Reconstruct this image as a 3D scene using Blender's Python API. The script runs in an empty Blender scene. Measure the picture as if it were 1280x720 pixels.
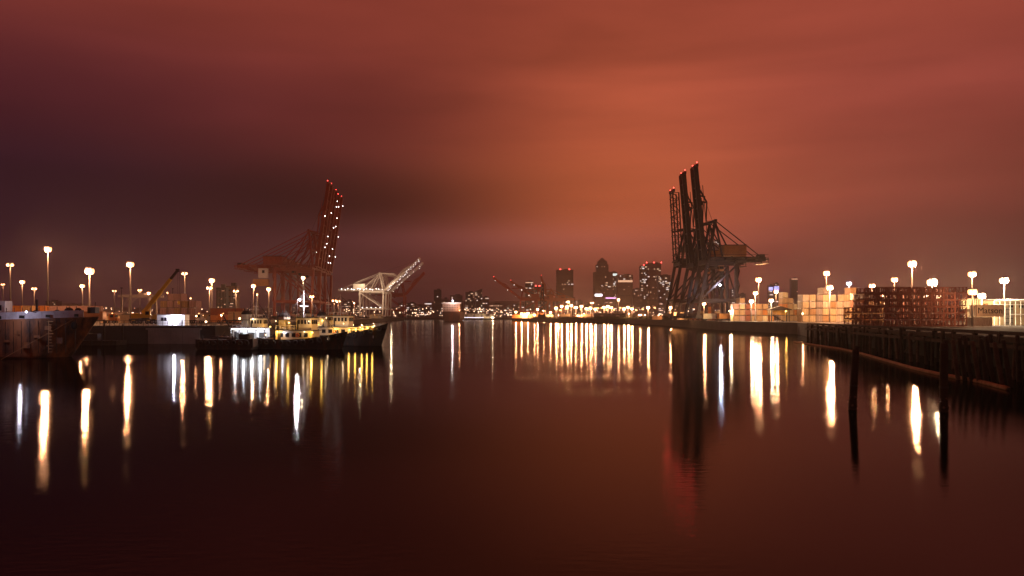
import bpy, math, random
from mathutils import Vector, Matrix
R = math.radians
random.seed(11)
scn = bpy.context.scene
col = scn.collection

# ------------------------------------------------------------------ camera
CAM_H, HOR, F = 6.0, 396.0, 1000.0
cam_d = bpy.data.cameras.new('camera')
cam_d.sensor_width = 36.0
cam_d.lens = 36.0 * F / 1280.0
cam_d.shift_y = (HOR - 360.0) / 1280.0
cam_d.clip_start = 0.5
cam_d.clip_end = 30000
cam = bpy.data.objects.new('camera', cam_d)
cam.location = (0, 0, CAM_H)
cam.rotation_euler = (R(90), 0, 0)
col.objects.link(cam)
scn.camera = cam

# ------------------------------------------------------------------ night sky: cloud lit from below by the city
world = bpy.data.worlds.new('World')
scn.world = world
world.use_nodes = True
wn, wl = world.node_tree.nodes, world.node_tree.links
wn.clear()
def N(nodes, t, **k):
    n = nodes.new(t)
    for a, b in k.items():
        setattr(n, a, b)
    return n
def wmath(op, a, b=None, clamp=False):
    n = N(wn, 'ShaderNodeMath', operation=op, use_clamp=clamp)
    for i, v in enumerate((a, b)):
        if v is None:
            continue
        if isinstance(v, (int, float)):
            n.inputs[i].default_value = v
        else:
            wl.new(v, n.inputs[i])
    return n.outputs[0]
def wlobe(px, py, power):
    v = Vector(((px - 640) / F, 1, (HOR - py) / F)).normalized()
    n = N(wn, 'ShaderNodeVectorMath', operation='DOT_PRODUCT')
    wl.new(wdir, n.inputs[0])
    n.inputs[1].default_value = v
    return wmath('POWER', wmath('MAXIMUM', n.outputs['Value'], 0.0), power)
def wcol(fac, rgb):
    n = N(wn, 'ShaderNodeVectorMath', operation='SCALE')
    n.inputs[0].default_value = rgb
    wl.new(fac, n.inputs['Scale'])
    return n.outputs[0]
def wadd(a, b):
    n = N(wn, 'ShaderNodeVectorMath', operation='ADD')
    wl.new(a, n.inputs[0]); wl.new(b, n.inputs[1])
    return n.outputs[0]
wtc = N(wn, 'ShaderNodeTexCoord')
wdir = wtc.outputs['Generated']
wsep = N(wn, 'ShaderNodeSeparateXYZ')
wl.new(wdir, wsep.inputs[0])
wz = wsep.outputs['Z']
# cloud sheet: noise in flattened direction space, so the streaks lie flat near the horizon
wmap = N(wn, 'ShaderNodeMapping')
wmap.inputs['Scale'].default_value = (1.0, 1.0, 7.0)
wl.new(wdir, wmap.inputs[0])
wno = N(wn, 'ShaderNodeTexNoise')
wno.inputs['Scale'].default_value = 2.1
wno.inputs['Detail'].default_value = 5.0
wno.inputs['Roughness'].default_value = 0.5
wno.inputs['Distortion'].default_value = 0.35
wl.new(wmap.outputs[0], wno.inputs['Vector'])
wno2 = N(wn, 'ShaderNodeTexNoise')
wno2.inputs['Scale'].default_value = 1.1
wno2.inputs['Detail'].default_value = 3.0
wl.new(wmap.outputs[0], wno2.inputs['Vector'])
wramp = N(wn, 'ShaderNodeValToRGB')
cr = wramp.color_ramp
cr.interpolation = 'EASE'
stops = [(0.0, (.040, .012, .014)), (0.08, (.052, .014, .016)), (0.15, (.056, .013, .013)), (0.24, (.120, .021, .020)),
         (0.36, (.205, .036, .025)), (1.0, (.11, .019, .015))]
while len(cr.elements) < len(stops):
    cr.elements.new(0.5)
for e, (p, c) in zip(cr.elements, stops):
    e.position = p
    e.color = (*c, 1)
wl.new(wz, wramp.inputs[0])
# the city's own glow on the cloud base, ahead and to the right
g1 = wlobe(768, 256, 58)
g2 = wlobe(1090, 225, 15)
g4 = wlobe(800, 60, 12)
band = wmath('POWER', 2.718, wmath('MULTIPLY', wmath('POWER', wmath('DIVIDE', wmath('SUBTRACT', wz, 0.094), 0.022), 2.0), -1.0))
g3 = wmath('MULTIPLY', band, wlobe(680, 295, 40))
lowl = wmath('MULTIPLY', wlobe(20, 325, 40), 0.80)
deck = wmath('POWER', 2.718, wmath('MULTIPLY', wmath('POWER', wmath('DIVIDE', wmath('SUBTRACT', wz, 0.140), 0.040), 2.0), -1.0))
deck = wmath('MULTIPLY', wmath('MULTIPLY', deck, wlobe(400, 262, 30)), wmath('ADD', wmath('MULTIPLY', wno.outputs[0], 1.0), 0.0))
hf = N(wn, 'ShaderNodeMapRange', interpolation_type='SMOOTHSTEP')
hf.inputs['From Min'].default_value = .02; hf.inputs['From Max'].default_value = .16
hf.inputs['To Min'].default_value = .26; hf.inputs['To Max'].default_value = 1.0
wl.new(wz, hf.inputs[0])
base = wramp.outputs[0]
dark = wmath('SUBTRACT', 1.0, lowl, True)
bs = N(wn, 'ShaderNodeVectorMath', operation='SCALE')
wl.new(base, bs.inputs[0]); wl.new(dark, bs.inputs['Scale'])
tot = wadd(wcol(g1, (.325, .070, .017)), wcol(g2, (.168, .034, .019)))
tot = wadd(tot, wcol(g4, (.025, .004, .001)))
hs = N(wn, 'ShaderNodeVectorMath', operation='SCALE')
wl.new(tot, hs.inputs[0]); wl.new(hf.outputs[0], hs.inputs['Scale'])
tot = wadd(bs.outputs[0], hs.outputs[0])
dk = N(wn, 'ShaderNodeVectorMath', operation='SCALE')
wl.new(tot, dk.inputs[0]); wl.new(wmath('SUBTRACT', 1.0, deck, True), dk.inputs['Scale'])
tot = dk.outputs[0]
tot = wadd(tot, wcol(g3, (.045, .016, .018)))
tot = wadd(tot, wcol(lowl, (.006, .002, .016)))
cl = N(wn, 'ShaderNodeMapRange')
cl.inputs['From Min'].default_value = 0.28; cl.inputs['From Max'].default_value = 0.72
cl.inputs['To Min'].default_value = 0.62; cl.inputs['To Max'].default_value = 1.34
wl.new(wmath('ADD', wmath('MULTIPLY', wno.outputs[0], 0.55), wmath('MULTIPLY', wno2.outputs[0], 0.45)), cl.inputs[0])
fs = N(wn, 'ShaderNodeVectorMath', operation='SCALE')
wl.new(tot, fs.inputs[0]); wl.new(cl.outputs[0], fs.inputs['Scale'])
bg = N(wn, 'ShaderNodeBackground')
wl.new(fs.outputs[0], bg.inputs['Color'])
bg.inputs['Strength'].default_value = 1.0
wo = N(wn, 'ShaderNodeOutputWorld')
wl.new(bg.outputs[0], wo.inputs['Surface'])

# ------------------------------------------------------------------ exposure and render settings
vs = scn.view_settings
vs.view_transform = 'Standard'; vs.look = 'None'; vs.exposure = 0.0; vs.gamma = 1.0
vs.use_curve_mapping = False
scn.render.engine = 'CYCLES'
cy = scn.cycles
cy.use_denoising = True
cy.max_bounces = 5; cy.diffuse_bounces = 2; cy.glossy_bounces = 3; cy.transmission_bounces = 2; cy.volume_bounces = 0
cy.use_light_tree = True
cy.sample_clamp_indirect = 6.0
cy.sample_clamp_direct = 0.0
cy.caustics_reflective = False; cy.caustics_refractive = False

# ------------------------------------------------------------------ helpers
def at(px, py, d):
    """point of the place seen at pixel (px, py) of the photograph and d metres ahead"""
    return Vector(((px - 640) / F * d, d, CAM_H + (HOR - py) / F * d))

MATS = {}
def paint(name, rgb, rough=0.6, var=0.25, scale=0.6, metal=0.0, bump=0.0, bscale=6.0, spec=0.4):
    if name in MATS:
        return MATS[name]
    m = bpy.data.materials.new(name)
    m.use_nodes = True
    n, l = m.node_tree.nodes, m.node_tree.links
    b = n['Principled BSDF']
    b.inputs['Roughness'].default_value = rough
    b.inputs['Metallic'].default_value = metal
    b.inputs['Specular IOR Level'].default_value = spec
    g = n.new('ShaderNodeNewGeometry')
    t = n.new('ShaderNodeTexNoise')
    t.inputs['Scale'].default_value = scale
    t.inputs['Detail'].default_value = 6
    t.inputs['Roughness'].default_value = 0.65
    l.new(g.outputs['Position'], t.inputs['Vector'])
    r = n.new('ShaderNodeValToRGB')
    r.color_ramp.elements[0].position = 0.3
    r.color_ramp.elements[1].position = 0.7
    lo = [max(0, c * (1 - var)) for c in rgb]
    hi = [min(1, c * (1 + var * 0.6)) for c in rgb]
    r.color_ramp.elements[0].color = (*lo, 1)
    r.color_ramp.elements[1].color = (*hi, 1)
    l.new(t.outputs[0], r.inputs[0])
    l.new(r.outputs[0], b.inputs['Base Color'])
    if bump:
        t2 = n.new('ShaderNodeTexNoise')
        t2.inputs['Scale'].default_value = bscale
        t2.inputs['Detail'].default_value = 5
        l.new(g.outputs['Position'], t2.inputs['Vector'])
        bp = n.new('ShaderNodeBump')
        bp.inputs['Strength'].default_value = bump
        bp.inputs['Distance'].default_value = 0.1
        l.new(t2.outputs[0], bp.inputs['Height'])
        l.new(bp.outputs[0], b.inputs['Normal'])
    MATS[name] = m
    return m
def glow(name, rgb, s):
    if name in MATS:
        return MATS[name]
    m = bpy.data.materials.new(name)
    m.use_nodes = True
    b = m.node_tree.nodes['Principled BSDF']
    b.inputs['Base Color'].default_value = (.6, .6, .6, 1)
    b.inputs['Emission Color'].default_value = (*rgb, 1)
    b.inputs['Emission Strength'].default_value = s
    m.cycles.emission_sampling = 'NONE' if s < 12 else 'AUTO'
    MATS[name] = m
    return m
def rusty(name, rgb, rust=(.12, .035, .015), amt=0.5, scale=0.5, rough=0.7):
    """painted steel with streaks of rust running down"""
    if name in MATS:
        return MATS[name]
    m = bpy.data.materials.new(name)
    m.use_nodes = True
    n, l = m.node_tree.nodes, m.node_tree.links
    b = n['Principled BSDF']
    b.inputs['Roughness'].default_value = rough
    g = n.new('ShaderNodeNewGeometry')
    mp = n.new('ShaderNodeMapping')
    mp.inputs['Scale'].default_value = (1, 1, 0.22)
    l.new(g.outputs['Position'], mp.inputs[0])
    t = n.new('ShaderNodeTexNoise')
    t.inputs['Scale'].default_value = scale
    t.inputs['Detail'].default_value = 8
    t.inputs['Roughness'].default_value = 0.7
    l.new(mp.outputs[0], t.inputs['Vector'])
    r = n.new('ShaderNodeValToRGB')
    r.color_ramp.elements[0].position = 0.62 - amt * 0.3
    r.color_ramp.elements[1].position = 0.80 - amt * 0.3
    r.color_ramp.elements[0].color = (*rgb, 1)
    r.color_ramp.elements[1].color = (*rust, 1)
    l.new(t.outputs[0], r.inputs[0])
    l.new(r.outputs[0], b.inputs['Base Color'])
    MATS[name] = m
    return m

class MB:
    def __init__(s):
        s.v, s.f = [], []
    def box(s, c, d, M=None):
        k = len(s.v)
        for dx in (-.5, .5):
            for dy in (-.5, .5):
                for dz in (-.5, .5):
                    p = Vector((c[0] + dx * d[0], c[1] + dy * d[1], c[2] + dz * d[2]))
                    s.v.append(M @ p if M else p)
        for q in ((0, 1, 3, 2), (4, 6, 7, 5), (0, 4, 5, 1), (2, 3, 7, 6), (0, 2, 6, 4), (1, 5, 7, 3)):
            s.f.append([k + i for i in q])
        return s
    def prism(s, pts, z0, z1):
        k, n = len(s.v), len(pts)
        s.v += [Vector((x, y, z0)) for x, y in pts] + [Vector((x, y, z1)) for x, y in pts]
        s.f.append([k + i for i in range(n)][::-1])
        s.f.append([k + n + i for i in range(n)])
        for i in range(n):
            j = (i + 1) % n
            s.f.append([k + i, k + j, k + n + j, k + n + i])
        return s
    def lathe(s, prof, n=10, cap=True, c=(0, 0, 0)):
        k = len(s.v)
        for r, z in prof:
            for i in range(n):
                a = 2 * math.pi * i / n
                s.v.append(Vector((c[0] + r * math.cos(a), c[1] + r * math.sin(a), c[2] + z)))
        for j in range(len(prof) - 1):
            for i in range(n):
                i2 = (i + 1) % n
                s.f.append([k + j * n + i, k + j * n + i2, k + (j + 1) * n + i2, k + (j + 1) * n + i])
        if cap:
            s.f.append([k + i for i in range(n)][::-1])
            s.f.append([k + (len(prof) - 1) * n + i for i in range(n)])
        return s
    def loft(s, rings, close=True, caps=True):
        k, n = len(s.v), len(rings[0])
        for r in rings:
            s.v += [Vector(p) for p in r]
        for j in range(len(rings) - 1):
            for i in range(n if close else n - 1):
                i2 = (i + 1) % n
                s.f.append([k + j * n + i, k + j * n + i2, k + (j + 1) * n + i2, k + (j + 1) * n + i])
        if caps:
            s.f.append([k + i for i in range(n)][::-1])
            s.f.append([k + (len(rings) - 1) * n + i for i in range(n)])
        return s
    def torus(s, R0, r0, n=12, m=6, axis='y'):
        k = len(s.v)
        for i in range(n):
            a = 2 * math.pi * i / n
            for j in range(m):
                b = 2 * math.pi * j / m
                q = R0 + r0 * math.cos(b)
                p = (q * math.cos(a), r0 * math.sin(b), q * math.sin(a))
                s.v.append(Vector(p if axis == 'y' else (p[0], p[2], p[1])))
        for i in range(n):
            for j in range(m):
                s.f.append([k + i * m + j, k + ((i + 1) % n) * m + j, k + ((i + 1) % n) * m + (j + 1) % m, k + i * m + (j + 1) % m])
        return s
    def mesh(s, name, mat, smooth=False):
        me = bpy.data.meshes.new(name)
        me.from_pydata([tuple(v) for v in s.v], [], s.f)
        me.materials.append(mat)
        if smooth:
            me.polygons.foreach_set('use_smooth', [True] * len(me.polygons))
        me.update()
        return me
    def build(s, name, mat, parent=None, loc=None, smooth=False, rz=0):
        return put(name, s.mesh(name, mat, smooth), parent, loc, rz)
def put(name, me, parent=None, loc=None, rz=0, scale=None, M=None):
    o = bpy.data.objects.new(name, me)
    col.objects.link(o)
    o.parent = parent
    if M is not None:
        o.matrix_basis = M
    else:
        if loc is not None:
            o.location = loc
        if rz:
            o.rotation_euler = (0, 0, rz)
        if scale is not None:
            o.scale = scale
    return o
def tag(o, label=None, cat=None, group=None, kind=None):
    if label:
        o['label'] = label
    if cat:
        o['category'] = cat
    if group:
        o['group'] = group
    if kind:
        o['kind'] = kind
    return o
def thing(name, label, cat, loc=(0, 0, 0), rz=0, group=None):
    o = bpy.data.objects.new(name, None)
    col.objects.link(o)
    o.location = loc
    o.rotation_euler = (0, 0, rz)
    return tag(o, label, cat, group)
SHARED = {}
def unit(kind, mat):
    k = (kind, mat.name)
    if k not in SHARED:
        b = MB()
        if kind == 'box':
            b.box((0, 0, 0), (1, 1, 1))
        elif kind == 'rod':
            b.lathe([(.5, -.5), (.5, .5)], 8)
        elif kind == 'pole':
            b.lathe([(.5, -.5), (.42, 0), (.30, .5)], 8)
        elif kind == 'bulb':
            b.lathe([(.2, -.5), (.46, -.25), (.5, 0), (.40, .3), (.15, .5)], 8)
        SHARED[k] = b.mesh(kind, mat, kind in ('rod', 'pole', 'bulb'))
    return SHARED[k]
def bar(parent, name, a, b, w, h, mat, kind='box'):
    """a straight member from a to b, its own object; w across, h in the vertical plane"""
    a, b = Vector(a), Vector(b)
    d = b - a
    L = d.length
    z = d / L
    up = Vector((0, 0, 1)) if abs(z.z) < 0.98 else Vector((1, 0, 0))
    x = up.cross(z).normalized()
    y = z.cross(x)
    M = Matrix(((x.x * w, y.x * h, z.x * L, (a.x + b.x) / 2), (x.y * w, y.y * h, z.y * L, (a.y + b.y) / 2),
                (x.z * w, y.z * h, z.z * L, (a.z + b.z) / 2), (0, 0, 0, 1)))
    return put(name, unit(kind, mat), parent, M=M)
def blk(parent, name, c, d, mat, kind='box', rz=0):
    return put(name, unit(kind, mat), parent, loc=c, scale=d, rz=rz)
def light(parent, loc, power, rgb, rad=0.35, name='lamp_light'):
    ld = bpy.data.lights.new(name, 'POINT')
    ld.energy = power * LP
    ld.color = rgb
    ld.shadow_soft_size = rad
    o = bpy.data.objects.new(name, ld)
    col.objects.link(o)
    o.parent = parent
    o.location = loc
    return o

LP = 0.85
SODIUM = (1.0, .43, .19)
WARMW = (1.0, .72, .42)
COOL = (.72, .78, 1.0)
YEL = (1.0, .52, .09)
m_sod = glow('sodium_lens', (1.0, .40, .13), 4.6)
m_warm = glow('warm_lens', (1.0, .56, .26), 5)
m_cool = glow('cool_lens', (.70, .76, 1.0), 5)
m_yel = glow('yellow_lens', (1.0, .50, .07), 5)
m_red = glow('red_beacon', (1.0, .06, .05), 9)
m_white = glow('white_bulb', (1.0, .93, .9), 9)
m_steel = paint('galvanised_steel', (.32, .30, .29), .45, .2, metal=.4)
m_pole = paint('dull_pole_steel', (.13, .12, .115), .5, .2, metal=.3)
m_dark = paint('dark_steel', (.035, .028, .026), .6, .3)
m_black = paint('black_rubber', (.012, .011, .011), .8, .3)
m_conc = paint('concrete', (.24, .22, .20), .85, .3, .25, bump=.3)
m_asph = paint('asphalt', (.055, .052, .050), .85, .3, .15, bump=.3)
m_wood = paint('weathered_timber', (.040, .028, .021), .85, .5, 1.2, bump=.6, bscale=5)
m_wood2 = paint('pale_weathered_timber', (.12, .088, .066), .85, .5, 1.2, bump=.6, bscale=5)
m_cream = paint('cream_paint', (.62, .56, .44), .5, .12)
m_wht = paint('white_paint', (.72, .70, .68), .5, .12)
m_glass = paint('dark_glass', (.02, .02, .025), .08, .1, spec=.6)

# ------------------------------------------------------------------ water and ground
wm = bpy.data.materials.new('harbour_water')
wm.use_nodes = True
n, l = wm.node_tree.nodes, wm.node_tree.links
n.clear()
geo = n.new('ShaderNodeNewGeometry')
mp = n.new('ShaderNodeMapping'); mp.inputs['Scale'].default_value = (0.010, 0.06, 1)
l.new(geo.outputs['Position'], mp.inputs[0])
t1 = n.new('ShaderNodeTexNoise'); t1.inputs['Scale'].default_value = 1.0; t1.inputs['Detail'].default_value = 3
l.new(mp.outputs[0], t1.inputs['Vector'])
rr = n.new('ShaderNodeMapRange')
rr.inputs['From Min'].default_value = .35; rr.inputs['From Max'].default_value = .68
rr.inputs['To Min'].default_value = .07; rr.inputs['To Max'].default_value = .15
l.new(t1.outputs[0], rr.inputs[0])
mp2 = n.new('ShaderNodeMapping'); mp2.inputs['Scale'].default_value = (1.0, 2.6, 1)
l.new(geo.outputs['Position'], mp2.inputs[0])
t2 = n.new('ShaderNodeTexNoise'); t2.inputs['Scale'].default_value = 1.3; t2.inputs['Detail'].default_value = 3
l.new(mp2.outputs[0], t2.inputs['Vector'])
bp = n.new('ShaderNodeBump'); bp.inputs['Strength'].default_value = .30; bp.inputs['Distance'].default_value = .025
l.new(t2.outputs[0], bp.inputs['Height'])
gl = n.new('ShaderNodeBsdfGlossy'); gl.distribution = 'BECKMANN'
gl.inputs['Color'].default_value = (.60, .58, .57, 1)
l.new(rr.outputs[0], gl.inputs['Roughness']); l.new(bp.outputs[0], gl.inputs['Normal'])
df = n.new('ShaderNodeBsdfDiffuse'); df.inputs['Color'].default_value = (.004, .004, .005, 1)
fr = n.new('ShaderNodeFresnel'); fr.inputs['IOR'].default_value = 1.33
mx = n.new('ShaderNodeMixShader')
l.new(fr.outputs[0], mx.inputs[0]); l.new(df.outputs[0], mx.inputs[1]); l.new(gl.outputs[0], mx.inputs[2])
mo = n.new('ShaderNodeOutputMaterial'); l.new(mx.outputs[0], mo.inputs[0])
tag(MB().box((0, 3150, -.5), (9600, 6900, 1)).build('water', wm), kind='structure', label='still dark harbour water reflecting the lights')

GZ = 4.0
RY = [(46, 15), (52, 66), (76.5, 190), (79, 203), (98, 275), (95, 365), (104, 545), (106, 750), (56, 920), (0, 1180), (30, 1400), (900, 1500), (900, 15)]
tag(MB().prism(RY, -2, GZ).build('right_ground', m_asph), kind='structure', label='dark quay and container yard on the right')
LY = [(-900, 178), (-66, 178), (-64, 205), (-126, 560), (-133, 700), (-172, 1080), (-178, 1320), (-900, 1320)][::-1]
tag(MB().prism(LY, -2, GZ).build('left_ground', m_asph), kind='structure', label='dark quay and container yard on the left')
FS = [(-3500, 1560), (-120, 1540), (200, 1600), (1500, 1700), (3500, 1800), (3500, 6500), (-3500, 6500)]
tag(MB().prism(FS, -2, 3).build('far_ground', m_asph), kind='structure', label='low shore of the city across the harbour')
# hills behind the city
m_hill = paint('wooded_hill', (.03, .028, .024), .9, .4, .004)
hv = []
b = MB()
prof_f, prof_b = [], []
for i in range(121):
    x = -4200 + i * 70
    h = 78 + 26 * math.sin(i * .11 + 1) + 14 * math.sin(i * .37) + 7 * math.sin(i * .93 + 2) + (18 if x > 900 else 0)
    b.v += [Vector((x, 4300, 2)), Vector((x, 4700, h * .62)), Vector((x, 5100, h)), Vector((x, 6400, 2))]
for i in range(120):
    for j in range(3):
        k = i * 4 + j
        b.f.append([k, k + 4, k + 5, k + 1])
tag(b.build('hills', m_hill, smooth=True), kind='structure', label='low dark hills behind the city')
b = MB()
for i in range(520):
    x = random.uniform(-3600, 3600); t = random.random() ** 1.4
    y = 4300 + 760 * t
    z = 4 + 66 * t * (0.55 + .45 * math.sin(x * .004 + 1)) + 8
    s = random.choice((2.2, 2.6, 3.4))
    b.box((x, y - 14, z), (s, s, s * .7))
tag(b.build('hillside_lights', glow('house_lights', (1, .62, .42), 2.2)), 'scattered tiny lights of houses on the far hillsides', 'lights', kind='stuff')

# ------------------------------------------------------------------ container cranes
def crane(name, label, Y, X, side, mat, W, gauge, hg, apex, back, hinge, tip, group, lean=0.0, lattice=False, house=None,
          lamps=0, lampmat=None, beacon=True, base=GZ, t=1.0, low=0.36, housemat=None, nt=9):
    """ship-to-shore crane. local +x = landward (times side), y along the quay, z up; z values are heights over the ground"""
    c = thing(name, label, 'crane', (X, Y, base), 0, group)
    s = side
    hw = W / 2
    gy = W * .20
    def P(x, y, z):
        return (s * x, y, z)
    legw = 1.5 * t
    for y in (-hw, hw):
        bar(c, 'leg', P(-lean, y, 2.4), P(0, y * .9, hg), legw, legw, mat)
        bar(c, 'leg', P(gauge, y, 2.4), P(gauge, y * .9, hg), legw, legw, mat)
        bar(c, 'portal_beam', P(-lean * (1 - low), y * .97, hg * low), P(gauge, y * .97, hg * low), legw * .8, legw * 1.1, mat)
        bar(c, 'leg_brace', P(-lean * (1 - low), y * .96, hg * low + .6), P(gauge - .6, y * .91, hg - 1.5), .8 * t, .8 * t, mat)
        bar(c, 'top_tie_beam', P(.5, y * .9, hg), P(gauge - .5, y * .9, hg), legw * .8, legw, mat)
        for x in (-lean, gauge):
            bg_ = blk(c, 'bogie', P(x, y, 1.9), (3.2, 5.2, 1.4), m_dark)
            for k in (-1.9, -.65, .65, 1.9):
                put('wheel', SHARED.setdefault('wheel', MB().torus(.34, .22, 10, 4, 'x').mesh('wheel', m_black)), bg_, loc=(0, k / 5.2, -.75), scale=(1 / 3.2, 1 / 5.2, 1 / 1.4))
    for x in (-lean, gauge):
        bar(c, 'sill_beam', P(x, -hw - 1, 3.1), P(x, hw + 1, 3.1), 1.4 * t, 1.6 * t, mat)
        xx = x * .5 if x < 0 else x
        bar(c, 'cross_beam', P(xx if x > 0 else -lean * (1 - low), -hw, hg * low), P(xx if x > 0 else -lean * (1 - low), hw, hg * low), 1.1 * t, 1.5 * t, mat)
        bar(c, 'head_beam', P(0 if x <= 0 else x, -hw, hg + 1.0), P(0 if x <= 0 else x, hw, hg + 1.0), 1.3 * t, 1.7 * t, mat)
    bar(c, 'end_brace', P(gauge, -hw, hg * low), P(gauge, hw * .9, hg * .97), .6 * t, .6 * t, mat)
    bar(c, 'end_brace', P(-lean * .6, hw, hg * low), P(0, -hw * .9, hg * .97), .6 * t, .6 * t, mat)
    gz = hg + 2.6
    for y in (-gy, gy):
        bar(c, 'main_girder', P(hinge, y, gz), P(back, y, gz), 1.1 * t, 2.2 * t, mat)
        bar(c, 'walkway_rail', P(hinge, y * 2.2, gz + 2.0), P(back, y * 2.2, gz + 2.0), .16 * t, .16 * t, mat)
        bar(c, 'walkway', P(hinge, y * 1.9, gz + .4), P(back, y * 1.9, gz + .4), 1.6 * t, .18, mat)
    ng = max(4, int((back - hinge) / 5))
    for i in range(ng + 1):
        x = hinge + (back - hinge) * i / ng
        bar(c, 'cross_tie', P(x, -gy * 2.2, gz - .3), P(x, gy * 2.2, gz - .3), .5 * t, .6 * t, mat)
    # apex frame
    ax, az = apex
    for y in (-gy * 1.5, gy * 1.5):
        bar(c, 'apex_post', P(.6, y * 1.3, hg + 1), P(ax, y, az), 1.0 * t, 1.2 * t, mat)
        bar(c, 'apex_strut', P(gauge * .55, y * 1.25, gz + 1), P(ax, y, az), .8 * t, .8 * t, mat)
        bar(c, 'back_stay', P(ax, y, az), P(back - 2.5, y * .8, gz + 1), .42 * t, .42 * t, mat)
        bar(c, 'back_stay', P(ax, y, az - 1.2), P(gauge * .93, y * .9, gz + 1), .6 * t, .6 * t, mat)
        bar(c, 'apex_arm', P(ax, y, az - .4), P(hinge + (tip[0] - hinge) * .3 + .5, y, az - 1.4), .7 * t, .8 * t, mat)
        bar(c, 'apex_cross_brace', P(.8, y * 1.28, hg + 3), P(ax, -y * 1.05, az - 3), .4 * t, .4 * t, mat)
    bar(c, 'apex_beam', P(ax, -gy * 1.9, az), P(ax, gy * 1.9, az), 1.2 * t, 1.3 * t, mat)
    bar(c, 'apex_mid_beam', P(ax * .5 + .3, -gy * 1.7, (hg + az) / 2), P(ax * .5 + .3, gy * 1.7, (hg + az) / 2), .7 * t, .8 * t, mat)
    # boom
    h0 = Vector((hinge, 0, gz)); h1 = Vector((tip[0], 0, tip[1]))
    d = (h1 - h0); L = d.length; u = d.normalized()
    nrm = Vector((-u.z, 0, u.x))
    if nrm.x < 0:
        nrm = -nrm
    bw = 1.0 * t
    def B(k, y, off):
        p = h0 + u * (L * k) + nrm * off
        return P(p.x, y, p.z)
    if lattice:
        dep = 3.4
        for y in (-gy, gy):
            for off in (0, dep):
                bar(c, 'boom_chord', B(0, y, off), B(1 if off == 0 else .97, y, off), .65 * t, .65 * t, mat)
            for i in range(nt):
                k0, k1 = i / nt * .97, (i + 1) / nt * .97
                bar(c, 'boom_lacing', B(k0, y, 0 if i % 2 else dep), B(k1, y, dep if i % 2 else 0), .32 * t, .32 * t, mat)
                bar(c, 'boom_lacing', B(k1, y, 0), B(k1, y, dep), .3 * t, .3 * t, mat)
    else:
        for y in (-gy, gy):
            bar(c, 'boom_girder', B(0, y, 0), B(1, y, 0), 1.5 * t, 2.1 * t, mat)
            bar(c, 'boom_rail', B(.02, y * 1.6, 2.0), B(.78, y * 1.6, 2.0), .3 * t, .3 * t, mat)
            bar(c, 'forestay_link', B(.74, y, 1.0), B(.60, y * 1.05, 3.8), .6 * t, .7 * t, mat)
            bar(c, 'forestay_link', B(.60, y * 1.05, 3.8), B(.40, y * 1.05, 2.6), .5 * t, .6 * t, mat)
            bar(c, 'forestay', B(.40, y * 1.05, 2.6), P(ax, y * 1.4, az), .3 * t, .3 * t, mat)
            for k in (.62, .68):
                bar(c, 'stay_bracket', B(k, y, .5), B(k - .02, y, 3.3), .5 * t, .8 * t, mat)
    for i in range(nt + 1):
        bar(c, 'boom_tie', B(i / nt, -gy * 1.3, -.2), B(i / nt, gy * 1.3, -.2), .45 * t, .5 * t, mat)
    bar(c, 'boom_tip_beam', B(1.0, -gy * 1.5, .4), B(1.0, gy * 1.5, .4), 1.3 * t, 1.6 * t, mat)
    bar(c, 'boom_hoist_rope', B(.93, 0, .5), P(ax, 0, az + .4), .14 * t, .14 * t, m_dark)
    # machinery house, cab, trolley, tail platform, ladder
    if house:
        x0, x1, hh = house
        hm = housemat or mat
        mh = blk(c, 'machinery_house', P((x0 + x1) / 2, 0, gz + 1.3 + hh / 2), (abs(x1 - x0), gy * 3.0, hh), hm)
        blk(mh, 'house_roof', (0, 0, .52), (1.03, 1.05, .06), m_dark)
        for q in (-.3, 0, .3):
            blk(mh, 'louvre', (q, -.51, .05), (.2, .03, .5), hm)
    cab = blk(c, 'operator_cab', P(gauge * .62, 0, hg - 1.7), (2.6, 2.6, 2.7), housemat or mat)
    blk(cab, 'cab_window', (0, -.51, .1), (.8, .04, .5), m_glass)
    blk(cab, 'cab_window', (-.51 * s, 0, .1), (.04, .8, .5), m_glass)
    bar(c, 'cab_hanger', P(gauge * .62, 0, hg - .4), P(gauge * .62, 0, gz - .6), .5, .5, mat)
    tp = blk(c, 'tail_platform', P(back - 1.0, 0, gz - 2.0), (4.2 * t, gy * 3.2, .25), mat)
    for q in (-1, 1):
        bar(c, 'platform_hanger', P(back - 2.6, q * gy * 1.4, gz - 2), P(back - 2.6, q * gy * 1.4, gz + .8), .25 * t, .25 * t, mat)
        bar(c, 'platform_hanger', P(back + .8, q * gy * 1.4, gz - 2), P(back + .8, q * gy * 1.4, gz + .8), .25 * t, .25 * t, mat)
        bar(c, 'platform_rail', P(back - 2.8, q * gy * 1.5, gz - .9), P(back + 1, q * gy * 1.5, gz - .9), .16 * t, .16 * t, mat)
    blk(c, 'rope_sheave_housing', P(back - 1.5, 0, gz + 1.6), (2.6 * t, gy * 1.8, 1.9 * t), m_dark)
    for i in range(5):
        z0 = hg * (low + (1 - low) * i / 5); z1 = hg * (low + (1 - low) * (i + 1) / 5)
        a_, b_ = ((gauge + 1.4, -hw * .95, z0), (gauge + 1.4, -hw * .95 + 3, z1))
        if i % 2:
            a_, b_ = (a_[0], b_[1], a_[2]), (b_[0], a_[1], b_[2])
        bar(c, 'stair_flight', P(*a_), P(*b_), .8 * t, .22 * t, mat)
    if beacon:
        for y in (-gy * 1.3, gy * 1.3):
            p = B(1.0, y, .4)
            blk(c, 'beacon', (p[0], p[1], p[2] + 1.5), (.5 * t, .5 * t, .6 * t), m_red, 'bulb')
    if mat.name.startswith('dark_maroon'):
        light(c, B(1.0, 0, -2.2)[:2] + (tip[1] + 2.5,), 800, (1, .05, .04), .5)
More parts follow.
